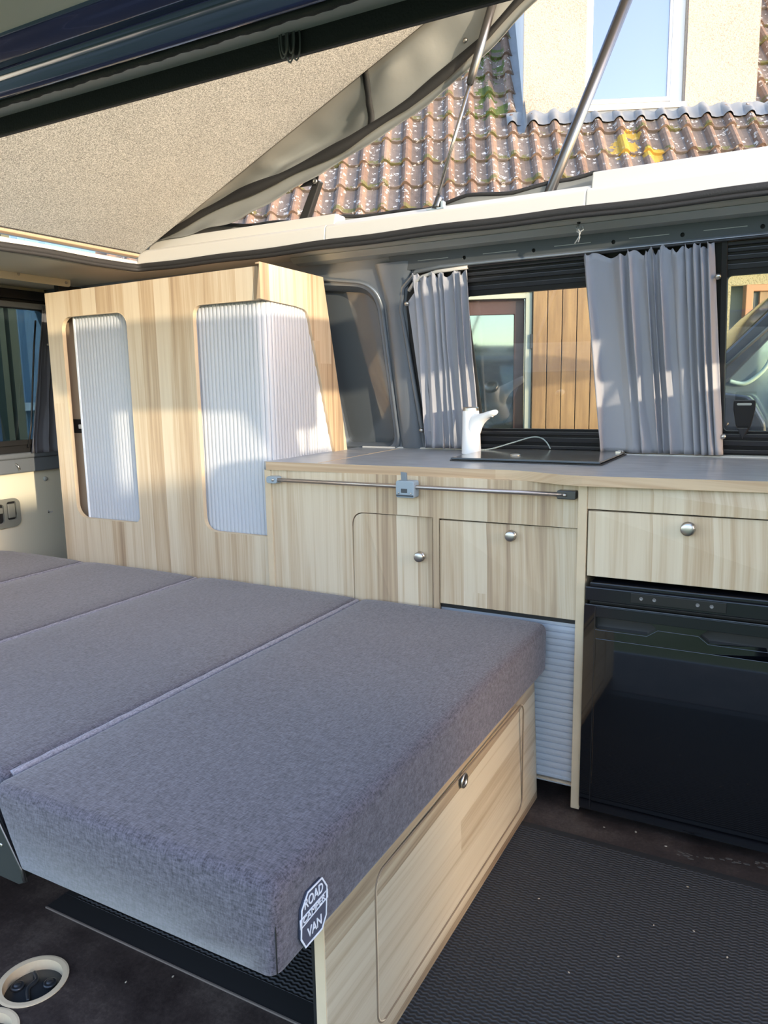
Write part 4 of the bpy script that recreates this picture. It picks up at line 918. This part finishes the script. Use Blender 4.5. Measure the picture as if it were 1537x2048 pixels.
# ================================================================== CURTAINS
def curtain(label, top, bot, z0, z1, folds, fn, mat, amp=.016, seed=1, group=True, off=.035, bandz=None, dens=0.0):
    t = thing('curtain', label, 'curtain', fn((bot[0] + bot[1]) / 2, z0, off), 'window curtains')
    rnd = random.Random(seed); NU, NVv = folds * 12, 34
    ph = [0]
    for k in range(folds * 12): ph.append(ph[-1] + 2 * PI / 12 * max(.18, .75 + dens * (k / (folds * 12) - .5) + 1.7 * noise.noise(Vector((k / 12 * .9, seed * 3.1, 0)))))
    bm = bmesh.new(); g = []
    for i in range(NU + 1):
        col = []; s = i / NU
        for j in range(NVv + 1):
            v = j / NVv; z = z1 + (z0 - z1) * v
            a = top[0] + (bot[0] - top[0]) * v; b = top[1] + (bot[1] - top[1]) * v
            u = a + (b - a) * s
            A = amp * (.55 + .75 * min(1, v * 2.2)) * (.75 + 1.1 * noise.noise(Vector((s * 5, v * 1.2, seed))))
            w = off + A * math.sin(ph[i] + 1.9 * noise.noise(Vector((s * 3, v * 1.5, seed + 5)))) + .006 * noise.noise(Vector((s * 9, v * 4, seed + 9)))
            u += .006 * math.cos(ph[i] * 1.0 + 1.0) * (.5 + v * .5)
            z += (.007 * math.sin(ph[i] * .6) + .005 * math.sin(ph[i] * 1.7)) * max(0, 1 - v * 9)
            if v < .06: w += .003 * math.sin(ph[i] * 3 + v * 60)
            if v > .955: w += .004 * math.sin(ph[i] * 2)
            if bandz and abs(z - bandz) < .02: w = off + (w - off) * .6
            w = max(w, .0265 + .1 * max(0, .0265 - w) * 0)
            col.append(bm.verts.new(fn(u, z, w)))
        g.append(col)
    for i in range(NU):
        for j in range(NVv): bm.faces.new((g[i][j], g[i + 1][j], g[i + 1][j + 1], g[i][j + 1]))
    o = finish('cloth', bm, mat, t, True); md = o.modifiers.new('s', 'SOLIDIFY'); md.thickness = .0012
    return t
ct1 = curtain('grey gathered curtain left of the tap, at the left edge of the window', (-1.150, -.955), (-1.205, -.995), .958, 1.548, 9, F, M['curtain'], .014, 1)
ct2 = curtain('wide grey curtain hanging in the middle between the two window panes', (-.578, -.222), (-.560, -.188), .958, 1.556, 13, F, M['curtain'], .017, 4, dens=1.0)
# flat tacked margin of the left curtain
bm = bmesh.new(); prism(bm, [(-1.197, 1.02), (-1.182, 1.47), (-1.150, 1.50), (-1.165, 1.02)], F, .030, .032); finish('flat_margin', bm, M['curtain'], ct1)
bm = bmesh.new(); tube(bm, [wl_(u, v, .030) for u, v in ((-1.172, 1.505), (-1.150, 1.527), (-1.115, 1.545), (-1.06, 1.556), (-.95, 1.560))], .006, 8); tag(finish('curtain_rail', bm, M['white'], None, True), 'curved white rail end above the left curtain', 'curtain rail')
bm = bmesh.new(); tube(bm, [wl_(u, v, .028) for u, v in ((-.95, 1.562), (-.19, 1.5655), (.55, 1.5655))], .004, 8); tag(finish('curtain_track', bm, M['frame2'], None, True), 'thin dark track running along the top of the side window', 'curtain rail')
for i, (u, v, lb) in enumerate(((-1.185, 1.469, 'upper silver stud holding the left edge of the left curtain'), (-1.212, 1.029, 'lower silver stud holding the left edge of the left curtain'), (-.2085, 1.478, 'silver stud at the upper right edge of the middle curtain'), (-.185, 1.021, 'silver stud at the lower right edge of the middle curtain'))):
    bm = bmesh.new(); p = Vector(wl_(u, v, .022)); lathe(bm, [(0, 0), (.0035, 0), (.0035, .010), (.0085, .012), (.0085, .016), (.005, .020), (0, .021)], p, (0, -1, -.37), 16); tag(finish('curtain_stud', bm, M['chrome'], None, True, loc=tuple(p)), lb, 'stud', 'curtain studs')
Fr = lambda u, v, w: (RX + .02 + w, u, v)
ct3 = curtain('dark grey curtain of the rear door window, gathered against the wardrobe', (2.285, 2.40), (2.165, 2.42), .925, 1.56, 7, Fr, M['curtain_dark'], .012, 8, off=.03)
bm = bmesh.new(); box(bm, (RX + .06, 2.285, 1.392), (RX + .068, 2.335, 1.400)); finish('tie_clip', bm, M['white'], ct3, False, .001)
bm = bmesh.new(); tube(bm, [(RX + .03, 2.262, 1.50), (RX + .035, 2.236, 1.37), (RX + .035, 2.19, 1.05), (RX + .035, 2.165, .95)], .004, 6); finish('curtain_cord', bm, M['black'], ct3, True)

# cab beyond the right picture edge: seats with headrests, near front door
struct(plate('wall_near_front', [(.45, -.3), (1.95, -.3), (1.95, 1.05), (1.35, 1.62), (.45, 1.62)], [rpoly([(.60, .97), (1.82, .97), (1.30, 1.55), (.60, 1.55)], .04)], .60, .65, lambda u, v, w: (u, w, v), M['wallrail']))
struct(boxo('trim_28', (.45, .56, 1.62), (1.25, .66, 1.85), M['sill'], bevel=.01))
struct(boxo('trim_29', (.45, .66, 1.655), (1.25, 2.34, 1.68), M['cream'], bevel=.01))
for (ya, yb, lb) in ((1.80, 2.23, 'dark driver seat with headrest in the cab beyond the right picture edge'), (.86, 1.36, 'dark passenger seat with headrest in the cab beyond the right picture edge')):
    t = thing('cab_seat', lb, 'seat', (.6, (ya + yb) / 2, 0), 'cab seats')
    boxo('backrest', (.58, ya, .30), (.72, yb, 1.285), M['curtain_dark'], t, .04, seg=4)
    boxo('seat', (.70, ya, .25), (1.18, yb, .46), M['curtain_dark'], t, .04, seg=4)
    boxo('seat_box', (.68, ya + .03, 0), (1.15, yb - .03, .25), M['black'], t, .01)
    yc = (ya + yb) / 2
    boxo('headrest', (.60, yc - .14, 1.365), (.69, yc + .14, 1.55), M['curtain_dark'], t, .035, seg=4)
    for q in (-.08, .08):
        bm = bmesh.new(); tube(bm, [(.645, yc + q, 1.20), (.645, yc + q, 1.38)], .008, 10); finish('headrest_post', bm, M['chrome'], t, True)

# ================================================================== OUTSIDE
GZ = -.60
def ground_mat():
    m, nt, b = newmat('gravel_and_grass'); geo = nt.nodes.new('ShaderNodeNewGeometry')
    f = tex(nt, geo.outputs['Position'], .5, 4, .6); f2 = tex(nt, geo.outputs['Position'], 25, 4, .7)
    c = ramp(nt, mth(nt, 'ADD', mth(nt, 'MULTIPLY', f, .7), mth(nt, 'MULTIPLY', f2, .3)), [(.4, (.10, .13, .035)), (.6, (.20, .21, .11))])
    nt.links.new(c, b.inputs['Base Color']); b.inputs['Roughness'].default_value = .95; return m
bm = bmesh.new(); box(bm, (-40, -40, GZ - .1), (40, 40, GZ)); struct(finish('ground', bm, ground_mat()))

hx = Vector((.915, .403, 0)).normalized(); hm = Vector((-.403, .915, 0)).normalized()
def H(a, d, z): return hx * a + hm * d + Vector((0, 0, z))
fH = lambda d0: (lambda u, v, w: H(u, d0 + w, v))
def stucco(name, c1, c2, sc=55):
    m, nt, b = newmat(name); geo = nt.nodes.new('ShaderNodeNewGeometry')
    v = nt.nodes.new('ShaderNodeTexVoronoi'); v.inputs['Scale'].default_value = sc; nt.links.new(geo.outputs['Position'], v.inputs['Vector'])
    f = tex(nt, geo.outputs['Position'], sc * 1.4, 4, .7); f3 = tex(nt, geo.outputs['Position'], 1.3, 4, .6)
    c = ramp(nt, mth(nt, 'ADD', mth(nt, 'MULTIPLY', f, .75), mth(nt, 'MULTIPLY', f3, .25)), [(.38, c1), (.52, c2)])
    nt.links.new(c, b.inputs['Base Color']); b.inputs['Roughness'].default_value = .95; b.inputs['Specular IOR Level'].default_value = .1
    bp = nt.nodes.new('ShaderNodeBump'); bp.inputs['Strength'].default_value = .8; bp.inputs['Distance'].default_value = .012
    nt.links.new(f, bp.inputs['Height']); nt.links.new(bp.outputs[0], b.inputs['Normal']); return m
M['stucco'] = stucco('cream_stucco', (.235, .195, .165), (.375, .322, .278)); M['stucco_low'] = stucco('yellowish_stucco', (.20, .165, .085), (.37, .32, .19))
def tile_mat():
    m, nt, b = newmat('weathered_clay_tiles'); tc = nt.nodes.new('ShaderNodeTexCoord'); sp = nt.nodes.new('ShaderNodeSeparateXYZ')
    O = tc.outputs['Object']; nt.links.new(O, sp.inputs[0]); X, Y, Z = sp.outputs
    rowf = mth(nt, 'FRACT', mth(nt, 'DIVIDE', Y, .34))
    ti = comb(nt, mth(nt, 'FLOOR', mth(nt, 'DIVIDE', X, .2)), mth(nt, 'FLOOR', mth(nt, 'DIVIDE', Y, .34)), 0)
    wnn = nt.nodes.new('ShaderNodeTexWhiteNoise'); nt.links.new(ti, wnn.inputs['Vector'])
    big = tex(nt, O, .6, 3, .6); fn_ = tex(nt, O, 14, 6, .75)
    f = mth(nt, 'ADD', mth(nt, 'MULTIPLY', fn_, .55), mth(nt, 'ADD', mth(nt, 'MULTIPLY', wnn.outputs['Value'], .22), mth(nt, 'MULTIPLY', big, .3)))
    base0 = ramp(nt, f, [(.3, (.075, .05, .04)), (.55, (.145, .102, .08)), (.8, (.215, .165, .135))])
    pan = ramp(nt, f, [(.3, (.06, .053, .05)), (.6, (.11, .098, .092)), (.8, (.165, .15, .14))])
    inpan = mth(nt, 'GREATER_THAN', mth(nt, 'FRACT', mth(nt, 'DIVIDE', mth(nt, 'ADD', X, 20), .2)), .46)
    mb = nt.nodes.new('ShaderNodeMixRGB'); nt.links.new(mth(nt, 'MULTIPLY', inpan, .75), mb.inputs[0]); nt.links.new(base0, mb.inputs[1]); nt.links.new(pan, mb.inputs[2]); base = mb.outputs[0]
    # pale lichen specks
    vo = nt.nodes.new('ShaderNodeTexVoronoi'); vo.inputs['Scale'].default_value = 17; nt.links.new(O, vo.inputs['Vector'])
    spk = mth(nt, 'LESS_THAN', vo.outputs['Distance'], mth(nt, 'MULTIPLY', tex(nt, O, 3, 3, .6), .62))
    spk = mth(nt, 'MULTIPLY', spk, mth(nt, 'GREATER_THAN', tex(nt, O, 45, 2, .6), .50))
    mx = nt.nodes.new('ShaderNodeMixRGB'); nt.links.new(spk, mx.inputs[0]); nt.links.new(base, mx.inputs[1]); mx.inputs[2].default_value = (.36, .345, .33, 1)
    # moss in the joints near lower row edges
    edge = mth(nt, 'LESS_THAN', rowf, .17); mo = mth(nt, 'GREATER_THAN', tex(nt, O, 5, 4, .7), .53)
    ms = mth(nt, 'MULTIPLY', edge, mo)
    mx2 = nt.nodes.new('ShaderNodeMixRGB'); nt.links.new(mth(nt, 'MULTIPLY', ms, .85), mx2.inputs[0]); nt.links.new(mx.outputs[0], mx2.inputs[1]); mx2.inputs[2].default_value = (.085, .085, .03, 1)
    # greener patch left of the dormer, whose shade is put into the tile colour
    gx = mth(nt, 'MULTIPLY', mth(nt, 'GREATER_THAN', X, .30), mth(nt, 'LESS_THAN', X, .62)); gy = mth(nt, 'MULTIPLY', mth(nt, 'GREATER_THAN', Y, 2.0), mth(nt, 'LESS_THAN', Y, 5.3))
    g2 = mth(nt, 'MULTIPLY', mth(nt, 'MULTIPLY', gx, gy), mth(nt, 'GREATER_THAN', tex(nt, O, 6, 4, .7), .54))
    mx3 = nt.nodes.new('ShaderNodeMixRGB'); nt.links.new(g2, mx3.inputs[0]); nt.links.new(mx2.outputs[0], mx3.inputs[1]); mx3.inputs[2].default_value = (.055, .075, .022, 1)
    # orange lichen spot
    def spot(cx, cy, r):
        d = mth(nt, 'ADD', mth(nt, 'POWER', mth(nt, 'ABSOLUTE', mth(nt, 'SUBTRACT', X, cx)), 2), mth(nt, 'POWER', mth(nt, 'ABSOLUTE', mth(nt, 'SUBTRACT', Y, cy)), 2))
        return mth(nt, 'LESS_THAN', mth(nt, 'ADD', d, mth(nt, 'MULTIPLY', mth(nt, 'SUBTRACT', tex(nt, O, 12, 4, .7), .5), r * r * 6)), r * r)
    s = mth(nt, 'MAXIMUM', spot(1.66, 1.46, .13), mth(nt, 'MAXIMUM', spot(1.90, 1.32, .09), spot(1.74, 1.66, .07)))
    mx4 = nt.nodes.new('ShaderNodeMixRGB'); nt.links.new(mth(nt, 'MULTIPLY', s, .75), mx4.inputs[0]); nt.links.new(mx3.outputs[0], mx4.inputs[1]); mx4.inputs[2].default_value = (.36, .23, .025, 1)
    nt.links.new(mx4.outputs[0], b.inputs['Base Color']); b.inputs['Roughness'].default_value = .9; b.inputs['Specular IOR Level'].default_value = .2
    bp = nt.nodes.new('ShaderNodeBump'); bp.inputs['Strength'].default_value = .6; bp.inputs['Distance'].default_value = .01
    nt.links.new(fn_, bp.inputs['Height']); nt.links.new(bp.outputs[0], b.inputs['Normal']); return m
M['tiles'] = tile_mat()
hs = thing('house', 'neighbouring house with cream stucco wall, clay tile roof and dormer', 'house', H(1, 6.7, GZ))
FD = 6.75; EZ = 2.20; SLO = 1.19
ED = 7.3 - (3.02 - EZ) / SLO          # eave distance
# lower facade with openings
fac = plate('facade', [(-3.6, GZ), (5.6, GZ), (5.6, EZ + .05), (-3.6, EZ + .05)], [[(-.45, GZ + .1), (.745, GZ + .1), (.745, 1.965), (-.45, 1.965)], [(2.40, .9), (3.6, .9), (3.6, 1.985), (2.40, 1.985)]], 0, .25, fH(FD), M['stucco_low'], hs)
# tile roof
th = math.atan(SLO)
bm = bmesh.new(); DX = .02; ncol = int(9.4 / DX); nrow = 22; g = []
def rib(a):
    q = (a / .2) % 1.0
    if q < .46: return .048 * math.sin(PI * q / .46) ** .75
    return .004 * math.cos((q - .46) / .54 * 2 * PI) - .004
prev = None
for r in range(nrow):
    for (vv, hh) in ((0.0, -.022), (0.0, .026), (.5, .012), (1.0, -.002)):
        line = []
        for c in range(ncol + 1):
            a = -3.6 + c * DX; jit = .010 * noise.noise(Vector((math.floor(a / .2) * 1.7, r * 2.3, 0)))
            line.append(bm.verts.new((a, (r + vv) * .34 + (jit if vv == 0 else 0), rib(a) + hh)))
        if prev:
            for c in range(ncol): bm.faces.new((prev[c], prev[c + 1], line[c + 1], line[c]))
        prev = line
cy_ = math.cos(math.atan(SLO))
kill = [f for f in bm.faces if .80 < f.calc_center_median().x < 2.88 and (ED - .02 + f.calc_center_median().y * cy_) > 7.86 + .03]
bmesh.ops.delete(bm, geom=kill, context='FACES')
me = bpy.data.meshes.new('tile_roof'); bmesh.ops.recalc_face_normals(bm, faces=bm.faces); bm.to_mesh(me); bm.free()
ro = bpy.data.objects.new('tile_roof', me); C.objects.link(ro); ro.parent = hs; me.materials.append(M['tiles'])
ux, uy = hx, (hm * math.cos(th) + Vector((0, 0, math.sin(th)))); uz = ux.cross(uy)
org = H(0, ED - .02, EZ + .0) - hs.location
ro.matrix_local = Matrix(((ux.x, uy.x, uz.x, org.x), (ux.y, uy.y, uz.y, org.y), (ux.z, uy.z, uz.z, org.z), (0, 0, 0, 1)))
def roofz(d): return 3.02 + SLO * (d - 7.3)
# dormer
DD = 7.86; s_ = DD / 7.96; top = 6.3
dz0 = roofz(DD) - .10
plate('dormer_front', [(.76, dz0), (2.925, dz0), (2.925, top), (.76, top)], [[(1.345, 3.80), (2.275, 3.80), (2.275, 6.0), (1.345, 6.0)]], 0, .03, fH(DD), M['stucco'], hs)
cheek = simple('pale_cheek_render', (.52, .54, .57), .9, var=.08)
for a0, a1 in ((.762, .80), (2.885, 2.923)):
    bm = bmesh.new(); d1 = 7.3 + (top - 3.02) / SLO + .3; prism(bm, [(DD + .03, dz0), (d1, roofz(d1) - .1), (d1, top), (DD + .03, top)], lambda u, v, w: tuple(H(w, u, v)), a0, a1); finish('dormer_cheek', bm, cheek, hs)
for a0, a1, nm in ((1.315, 1.345, 'reveal'), (2.275, 2.305, 'reveal')):
    bm = bmesh.new(); prism(bm, [(a0, 3.80), (a1, 3.80), (a1, 6.0), (a0, 6.0)], fH(DD + .001), .03, .22); finish('window_reveal', bm, M['stucco'], hs)
dw_ = plate('dormer_window', [(1.345, 3.80), (2.275, 3.80), (2.275, 6.0), (1.345, 6.0)], [[(1.42, 3.90), (2.135, 3.90), (2.135, 5.6), (1.42, 5.6)]], .10, .16, fH(DD), simple('white_window_frame', (.78, .76, .74), .4), hs, .005)
bm = bmesh.new(); prism(bm, [(1.40, 3.88), (2.15, 3.88), (2.15, 5.62), (1.40, 5.62)], fH(DD), .125, .135); finish('window_glass', bm, M['mirrorglass'], dw_)
bm = bmesh.new(); prism(bm, [(2.16, 3.83), (2.175, 3.83), (2.175, 5.9), (2.16, 5.9)], fH(DD), .088, .1); prism(bm, [(1.36, 3.855), (2.17, 3.855), (2.17, 3.867), (1.36, 3.867)], fH(DD), .085, .1); finish('sash_bead', bm, simple('grey_bead', (.45, .44, .44), .5), dw_)
bm = bmesh.new(); prism(bm, [(1.34, 3.755), (2.28, 3.755), (2.28, 3.805), (1.34, 3.805)], fH(DD), -.035, .12); finish('window_sill', bm, M['white'], dw_, False, .005)
# lead flashing laid over the tiles
M['lead'] = simple('grey_lead', (.15, .165, .18), .5, .2, var=.2, vscale=12)
bm = bmesh.new(); prev = None
for c in range(260):
    a = .60 + c * .01; b = rib(a) + .012
    pts = []
    for (dd, zz) in ((-.006, .085), (-.012, .06), (-.035, None), (-.07, None)):
        d = DD + dd
        P = H(a, d, roofz(DD) + zz + .4 * b + .012 * math.sin(a * 37) * (zz > .05)) if zz is not None else H(a, d, roofz(d)) + uz * (b + .040)
        pts.append(bm.verts.new(P))
    if prev:
        for k in range(3): bm.faces.new((prev[k], prev[k + 1], pts[k + 1], pts[k]))
    prev = pts
finish('lead_flashing', bm, M['lead'], hs, True)
bm = bmesh.new(); prism(bm, [(1.34, 3.62), (2.28, 3.62), (2.28, 3.758), (1.34, 3.758)], fH(DD), -.02, 0); finish('sill_flashing', bm, M['lead'], hs)
bm = bmesh.new(); prev = None
for c in range(60):
    d = DD - .15 + c * .05
    P = [bm.verts.new(H(.775, d, roofz(d)) + uz * .13), bm.verts.new(H(.755, d, roofz(d)) + uz * .05), bm.verts.new(H(.70, d, roofz(d)) + uz * .035), bm.verts.new(H(.62, d, roofz(d)) + uz * (.05 + .012 * math.sin(c * 1.1)))]
    if prev:
        for k in range(3): bm.faces.new((prev[k], prev[k + 1], P[k + 1], P[k]))
    prev = P
finish('side_flashing', bm, M['lead'], hs, True)
# glazed door with brown frame
hd_ = plate('brown_door', [(-.45, GZ + .1), (.695, GZ + .1), (.695, 1.925), (-.45, 1.925)], [[(-.20, .2), (.605, .2), (.605, 1.800), (-.20, 1.800)]], .08, .14, fH(FD), simple('dark_red_brown', (.075, .028, .02), .4), hs, .008)
bm = bmesh.new(); prism(bm, [(-.22, .18), (.62, .18), (.62, 1.82), (-.22, 1.82)], fH(FD), .10, .11); finish('door_glass', bm, simple('door_reflecting_glass', (.20, .24, .24), .05, .9), hs)
bm = bmesh.new(); prism(bm, [(.697, GZ + .1), (.747, GZ + .1), (.747, 1.965), (.697, 1.965)], fH(FD), -.012, .1); prism(bm, [(-.45, 1.925), (.747, 1.925), (.747, 1.965), (-.45, 1.965)], fH(FD), -.01, .1); finish('door_casing', bm, simple('pale_grey_casing', (.42, .41, .33), .6), hs)
bm = bmesh.new(); box(bm, (0, 0, 0), (1, 1, 1))
for v in bm.verts: v.co = H(.735 + .02 * v.co.x, FD - .04 + .03 * v.co.y, 1.50 + .12 * v.co.z)
finish('shutter_hinge', bm, M['black'], hs)
def plank_mat():
    m, nt, b = newmat('orange_brown_planks'); tc = nt.nodes.new('ShaderNodeTexCoord'); geo = nt.nodes.new('ShaderNodeNewGeometry'); sp = nt.nodes.new('ShaderNodeSeparateXYZ'); nt.links.new(geo.outputs['Position'], sp.inputs[0]); X, Y, Z = sp.outputs
    f = tex(nt, comb(nt, mth(nt, 'MULTIPLY', X, 14), mth(nt, 'MULTIPLY', Y, 14), mth(nt, 'MULTIPLY', Z, 1.3)), 1, 5, .6)
    nt.links.new(ramp(nt, f, [(.35, (.17, .09, .036)), (.65, (.29, .17, .072))]), b.inputs['Base Color']); b.inputs['Roughness'].default_value = .6; return m
M['plank'] = plank_mat()
# plank shutter, one mesh of six boards
bm = bmesh.new()
for k in range(6):
    a = .752 + k * .124; zt = 1.995; 
    bm2 = [(a + .003, .1), (a + .121, .1), (a + .121, zt), (a + .003, zt)]
    prism(bm, bm2, fH(FD), -.045, -.012)
finish('plank_shutter', bm, M['plank'], hs, False, .004)
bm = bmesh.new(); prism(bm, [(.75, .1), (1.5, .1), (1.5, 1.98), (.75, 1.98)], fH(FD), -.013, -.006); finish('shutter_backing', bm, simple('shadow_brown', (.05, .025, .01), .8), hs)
# second small window with frame and shutter at right
bm = bmesh.new(); prism(bm, [(2.40, .9), (3.6, .9), (3.6, 1.985), (2.40, 1.985)], fH(FD), .16, .18); finish('window_recess', bm, simple('grey_reveal', (.30, .31, .26), .8), hs)
plate('small_window_frame', [(2.515, .9), (3.6, .9), (3.6, 1.985), (2.515, 1.985)], [[(2.575, .95), (3.54, .95), (3.54, 1.93), (2.575, 1.93)]], -.03, .05, fH(FD), simple('orange_brown_frame', (.33, .14, .05), .5), hs, .004)
bm = bmesh.new(); prism(bm, [(2.64, .95), (3.5, .95), (3.5, 1.93), (2.64, 1.93)], fH(FD), .0, .03); finish('small_shutter', bm, M['plank'], hs)
bm = bmesh.new(); prism(bm, [(2.575, .95), (2.64, .95), (2.64, 1.93), (2.575, 1.93)], fH(FD), .03, .04); finish('window_gap', bm, M['black'], hs)
# gutter / eave board
bm = bmesh.new(); prism(bm, [(FD - .16, EZ - .01), (FD, EZ - .01), (FD, EZ + .08), (FD - .14, EZ + .04)], lambda u, v, w: tuple(H(w, u, v)), -3.6, 5.6); finish('eave_soffit', bm, simple('eave_brown', (.15, .11, .08), .8), hs)

# neighbour's shed behind the rear doors
sh = thing('metal_shed', 'blue corrugated metal shed seen through the rear window', 'shed', (-5.2, 3.5, GZ))
bm = bmesh.new(); rows = []
for k in range(137):
    y = .5 + k * .03; q = k % 8; x = -5.2 + (.035 if q in (0, 1, 2) else 0)
    rows.append((bm.verts.new((x, y, GZ)), bm.verts.new((x, y, 3.4))))
for a, b in zip(rows, rows[1:]): bm.faces.new((a[0], b[0], b[1], a[1]))
finish('corrugated_wall', bm, simple('blue_corrugated_steel', (.10, .20, .32), .4, .2), sh)
bm = bmesh.new(); box(bm, (-5.12, .5, 1.06), (-5.06, 4.58, 1.12)); finish('cross_rail', bm, simple('pale_blue_rail', (.30, .42, .50), .5), sh)
bm = bmesh.new(); box(bm, (-4.98, 3.455, GZ), (-4.9, 3.50, 3.2)); box(bm, (-4.99, 3.535, GZ), (-4.9, 3.60, 3.2)); finish('fence_post', bm, simple('mossy_post', (.10, .11, .07), .8), sh)
bm = bmesh.new(); box(bm, (-5.3, .5, 3.4), (-4.6, 4.6, 3.5)); finish('shed_roof', bm, M['lead'], sh)

# parked car beyond the right hand window
cr_ = thing('parked_car', 'dark parked car seen through the right side window', 'car', (.2, 3.7, GZ))
CY = 3.62
fc_ = lambda u, v, w: (u, CY + w, v)
M['carbody'] = simple('dark_grey_car_paint', (.05, .055, .065), .25, .3, coat=.5)
# side body (lower) and roof arc
body = rpoly([(-1.9, GZ + .25), (2.6, GZ + .25), (2.6, 1.05), (-.45, .98), (-1.85, .78)], [.1, .1, .1, .05, .15], 5)
bm = bmesh.new(); prism(bm, body, fc_, -.02, 1.7); finish('body', bm, M['carbody'], cr_, False, .04)
pil = [(-.55, .98), (-.36, .98), (-.275, 1.165), (-.108, 1.36), (.20, 1.60), (.75, 1.72), (2.2, 1.72), (2.2, 1.80), (.65, 1.80), (.12, 1.70), (-.115, 1.475), (-.285, 1.30)]
for w0, w1 in ((-.01, .05), (1.6, 1.68)):
    bm = bmesh.new(); prism(bm, pil, fc_, w0, w1); finish('roof_pillar', bm, M['carbody'], cr_, False, .01)
bm = bmesh.new(); tube(bm, [(-.30, CY - .015, 1.22), (-.11, CY - .015, 1.405), (.2, CY - .015, 1.65)], .007, 6); finish('chrome_trim', bm, simple('pillar_trim', (.25, .22, .16), .3, .6), cr_, True)
bm = bmesh.new(); A = [(-.53, 0, 1.0), (-.285, 0, 1.31), (-.115, 0, 1.49), (.15, 0, 1.72)]
ws = []
for k in range(9):
    yy = CY + .05 + 1.55 * k / 8; cv_ = -.16 * math.sin(PI * k / 8)
    ws.append([bm.verts.new((x + cv_, yy, z)) for x, _, z in A])
for a, b in zip(ws, ws[1:]):
    for k in range(3): bm.faces.new((a[k], a[k + 1], b[k + 1], b[k]))
finish('windscreen', bm, simple('tree_reflection_windscreen', (.10, .12, .07), .08, .5, 1.0), cr_, True)  # green in the glass colour stands for reflected trees
bm = bmesh.new(); prism(bm, [(.12, 1.70), (.65, 1.79), (2.2, 1.79), (2.2, 1.83), (.62, 1.835), (.08, 1.73)], fc_, .04, 1.62); finish('roof', bm, M['carbody'], cr_, False, .02)
bm = bmesh.new(); prism(bm, [(-.36, .98), (2.2, .98), (2.2, 1.72), (.75, 1.72), (.20, 1.60), (-.108, 1.36), (-.275, 1.165)], fc_, .015, .022); finish('side_glass', bm, simple('pale_side_glass', (.34, .42, .43), .08, .55, 1.0), cr_)
bm = bmesh.new(); tube(bm, bez([(-.25, CY + .005, 1.185), (-.19, CY + .005, 1.175), (-.13, CY + .005, 1.22), (-.10, CY + .005, 1.27), (-.095, CY + .005, 1.31)], 8), .009, 8); finish('glass_highlight', bm, simple('mint_highlight', (.48, .62, .50), .4), cr_, True)  # pale green curve painted as a highlight in the side glass
bm = bmesh.new(); prism(bm, rpoly([(-.36, .93), (-.085, .93), (-.095, 1.02), (-.155, 1.125), (-.25, 1.14), (-.36, 1.12)], [.02, .02, .05, .05, .05, .04], 6), fc_, -.24, -.10); finish('door_mirror', bm, M['carbody'], cr_, False, .02, 4)
bm = bmesh.new(); prism(bm, rpoly([(-.34, .95), (-.10, .95), (-.112, 1.02), (-.165, 1.105), (-.25, 1.12), (-.34, 1.10)], [.02, .02, .05, .05, .05, .04], 6), fc_, -.246, -.239); finish('mirror_glass', bm, simple('mirror_glass_grey', (.36, .38, .42), .05, .9), cr_)
for xx in (-1.2, 1.6):
    bm = bmesh.new(); lathe(bm, [(0, -.02), (.2, -.02), (.33, 0), (.33, .2), (0, .2)], (xx, CY - .0, GZ + .33), (0, 1, 0), 28); finish('wheel', bm, M['blackrub'], cr_, True)

# unseen hedge added on the open side of the van for reflections
def leaf_mat():
    m, nt, b = newmat('hedge_green'); geo = nt.nodes.new('ShaderNodeNewGeometry'); f = tex(nt, geo.outputs['Position'], 4, 6, .75)
    nt.links.new(ramp(nt, f, [(.35, (.02, .035, .008)), (.65, (.16, .20, .06))]), b.inputs['Base Color']); b.inputs['Roughness'].default_value = .9; return m
bm = bmesh.new(); g = []
for i in range(81):
    col = []
    for j in range(13):
        x = -26 + 30 * i / 80; a = PI * j / 12; nz = noise.noise(Vector((x * .7, j * .6, 0)))
        col.append(bm.verts.new((x, -14 - math.cos(a) * 1.2 + nz * .5, GZ + math.sin(a) * (1.9 + nz * .5))))
    g.append(col)
for i in range(80):
    for j in range(12): bm.faces.new((g[i][j], g[i + 1][j], g[i + 1][j + 1], g[i][j + 1]))
tag(finish('hedge', bm, leaf_mat(), None, True), 'unseen long green hedge added behind the viewer for the fridge door reflection', 'hedge')

# unseen tall hedge, added to block low sun below worktop height in the van
bm = bmesh.new(); g = []
for i in range(61):
    col = []
    for j in range(13):
        y = -15 + 16.2 * i / 60; a = PI * j / 12; nz = noise.noise(Vector((y * .9, j * .6, 7)))
        col.append(bm.verts.new((6.3 - math.cos(a) * .6 + nz * .15, y, GZ + (2.70 + .03 * nz) * math.sin(a) ** .35)))
    g.append(col)
for i in range(60):
    for j in range(12): bm.faces.new((g[i][j], g[i + 1][j], g[i + 1][j + 1], g[i][j + 1]))
tag(finish('sun_block_hedge', bm, bpy.data.materials['hedge_green'], None, True), 'unseen tall clipped hedge added beyond the right picture edge to shade the bed', 'hedge')
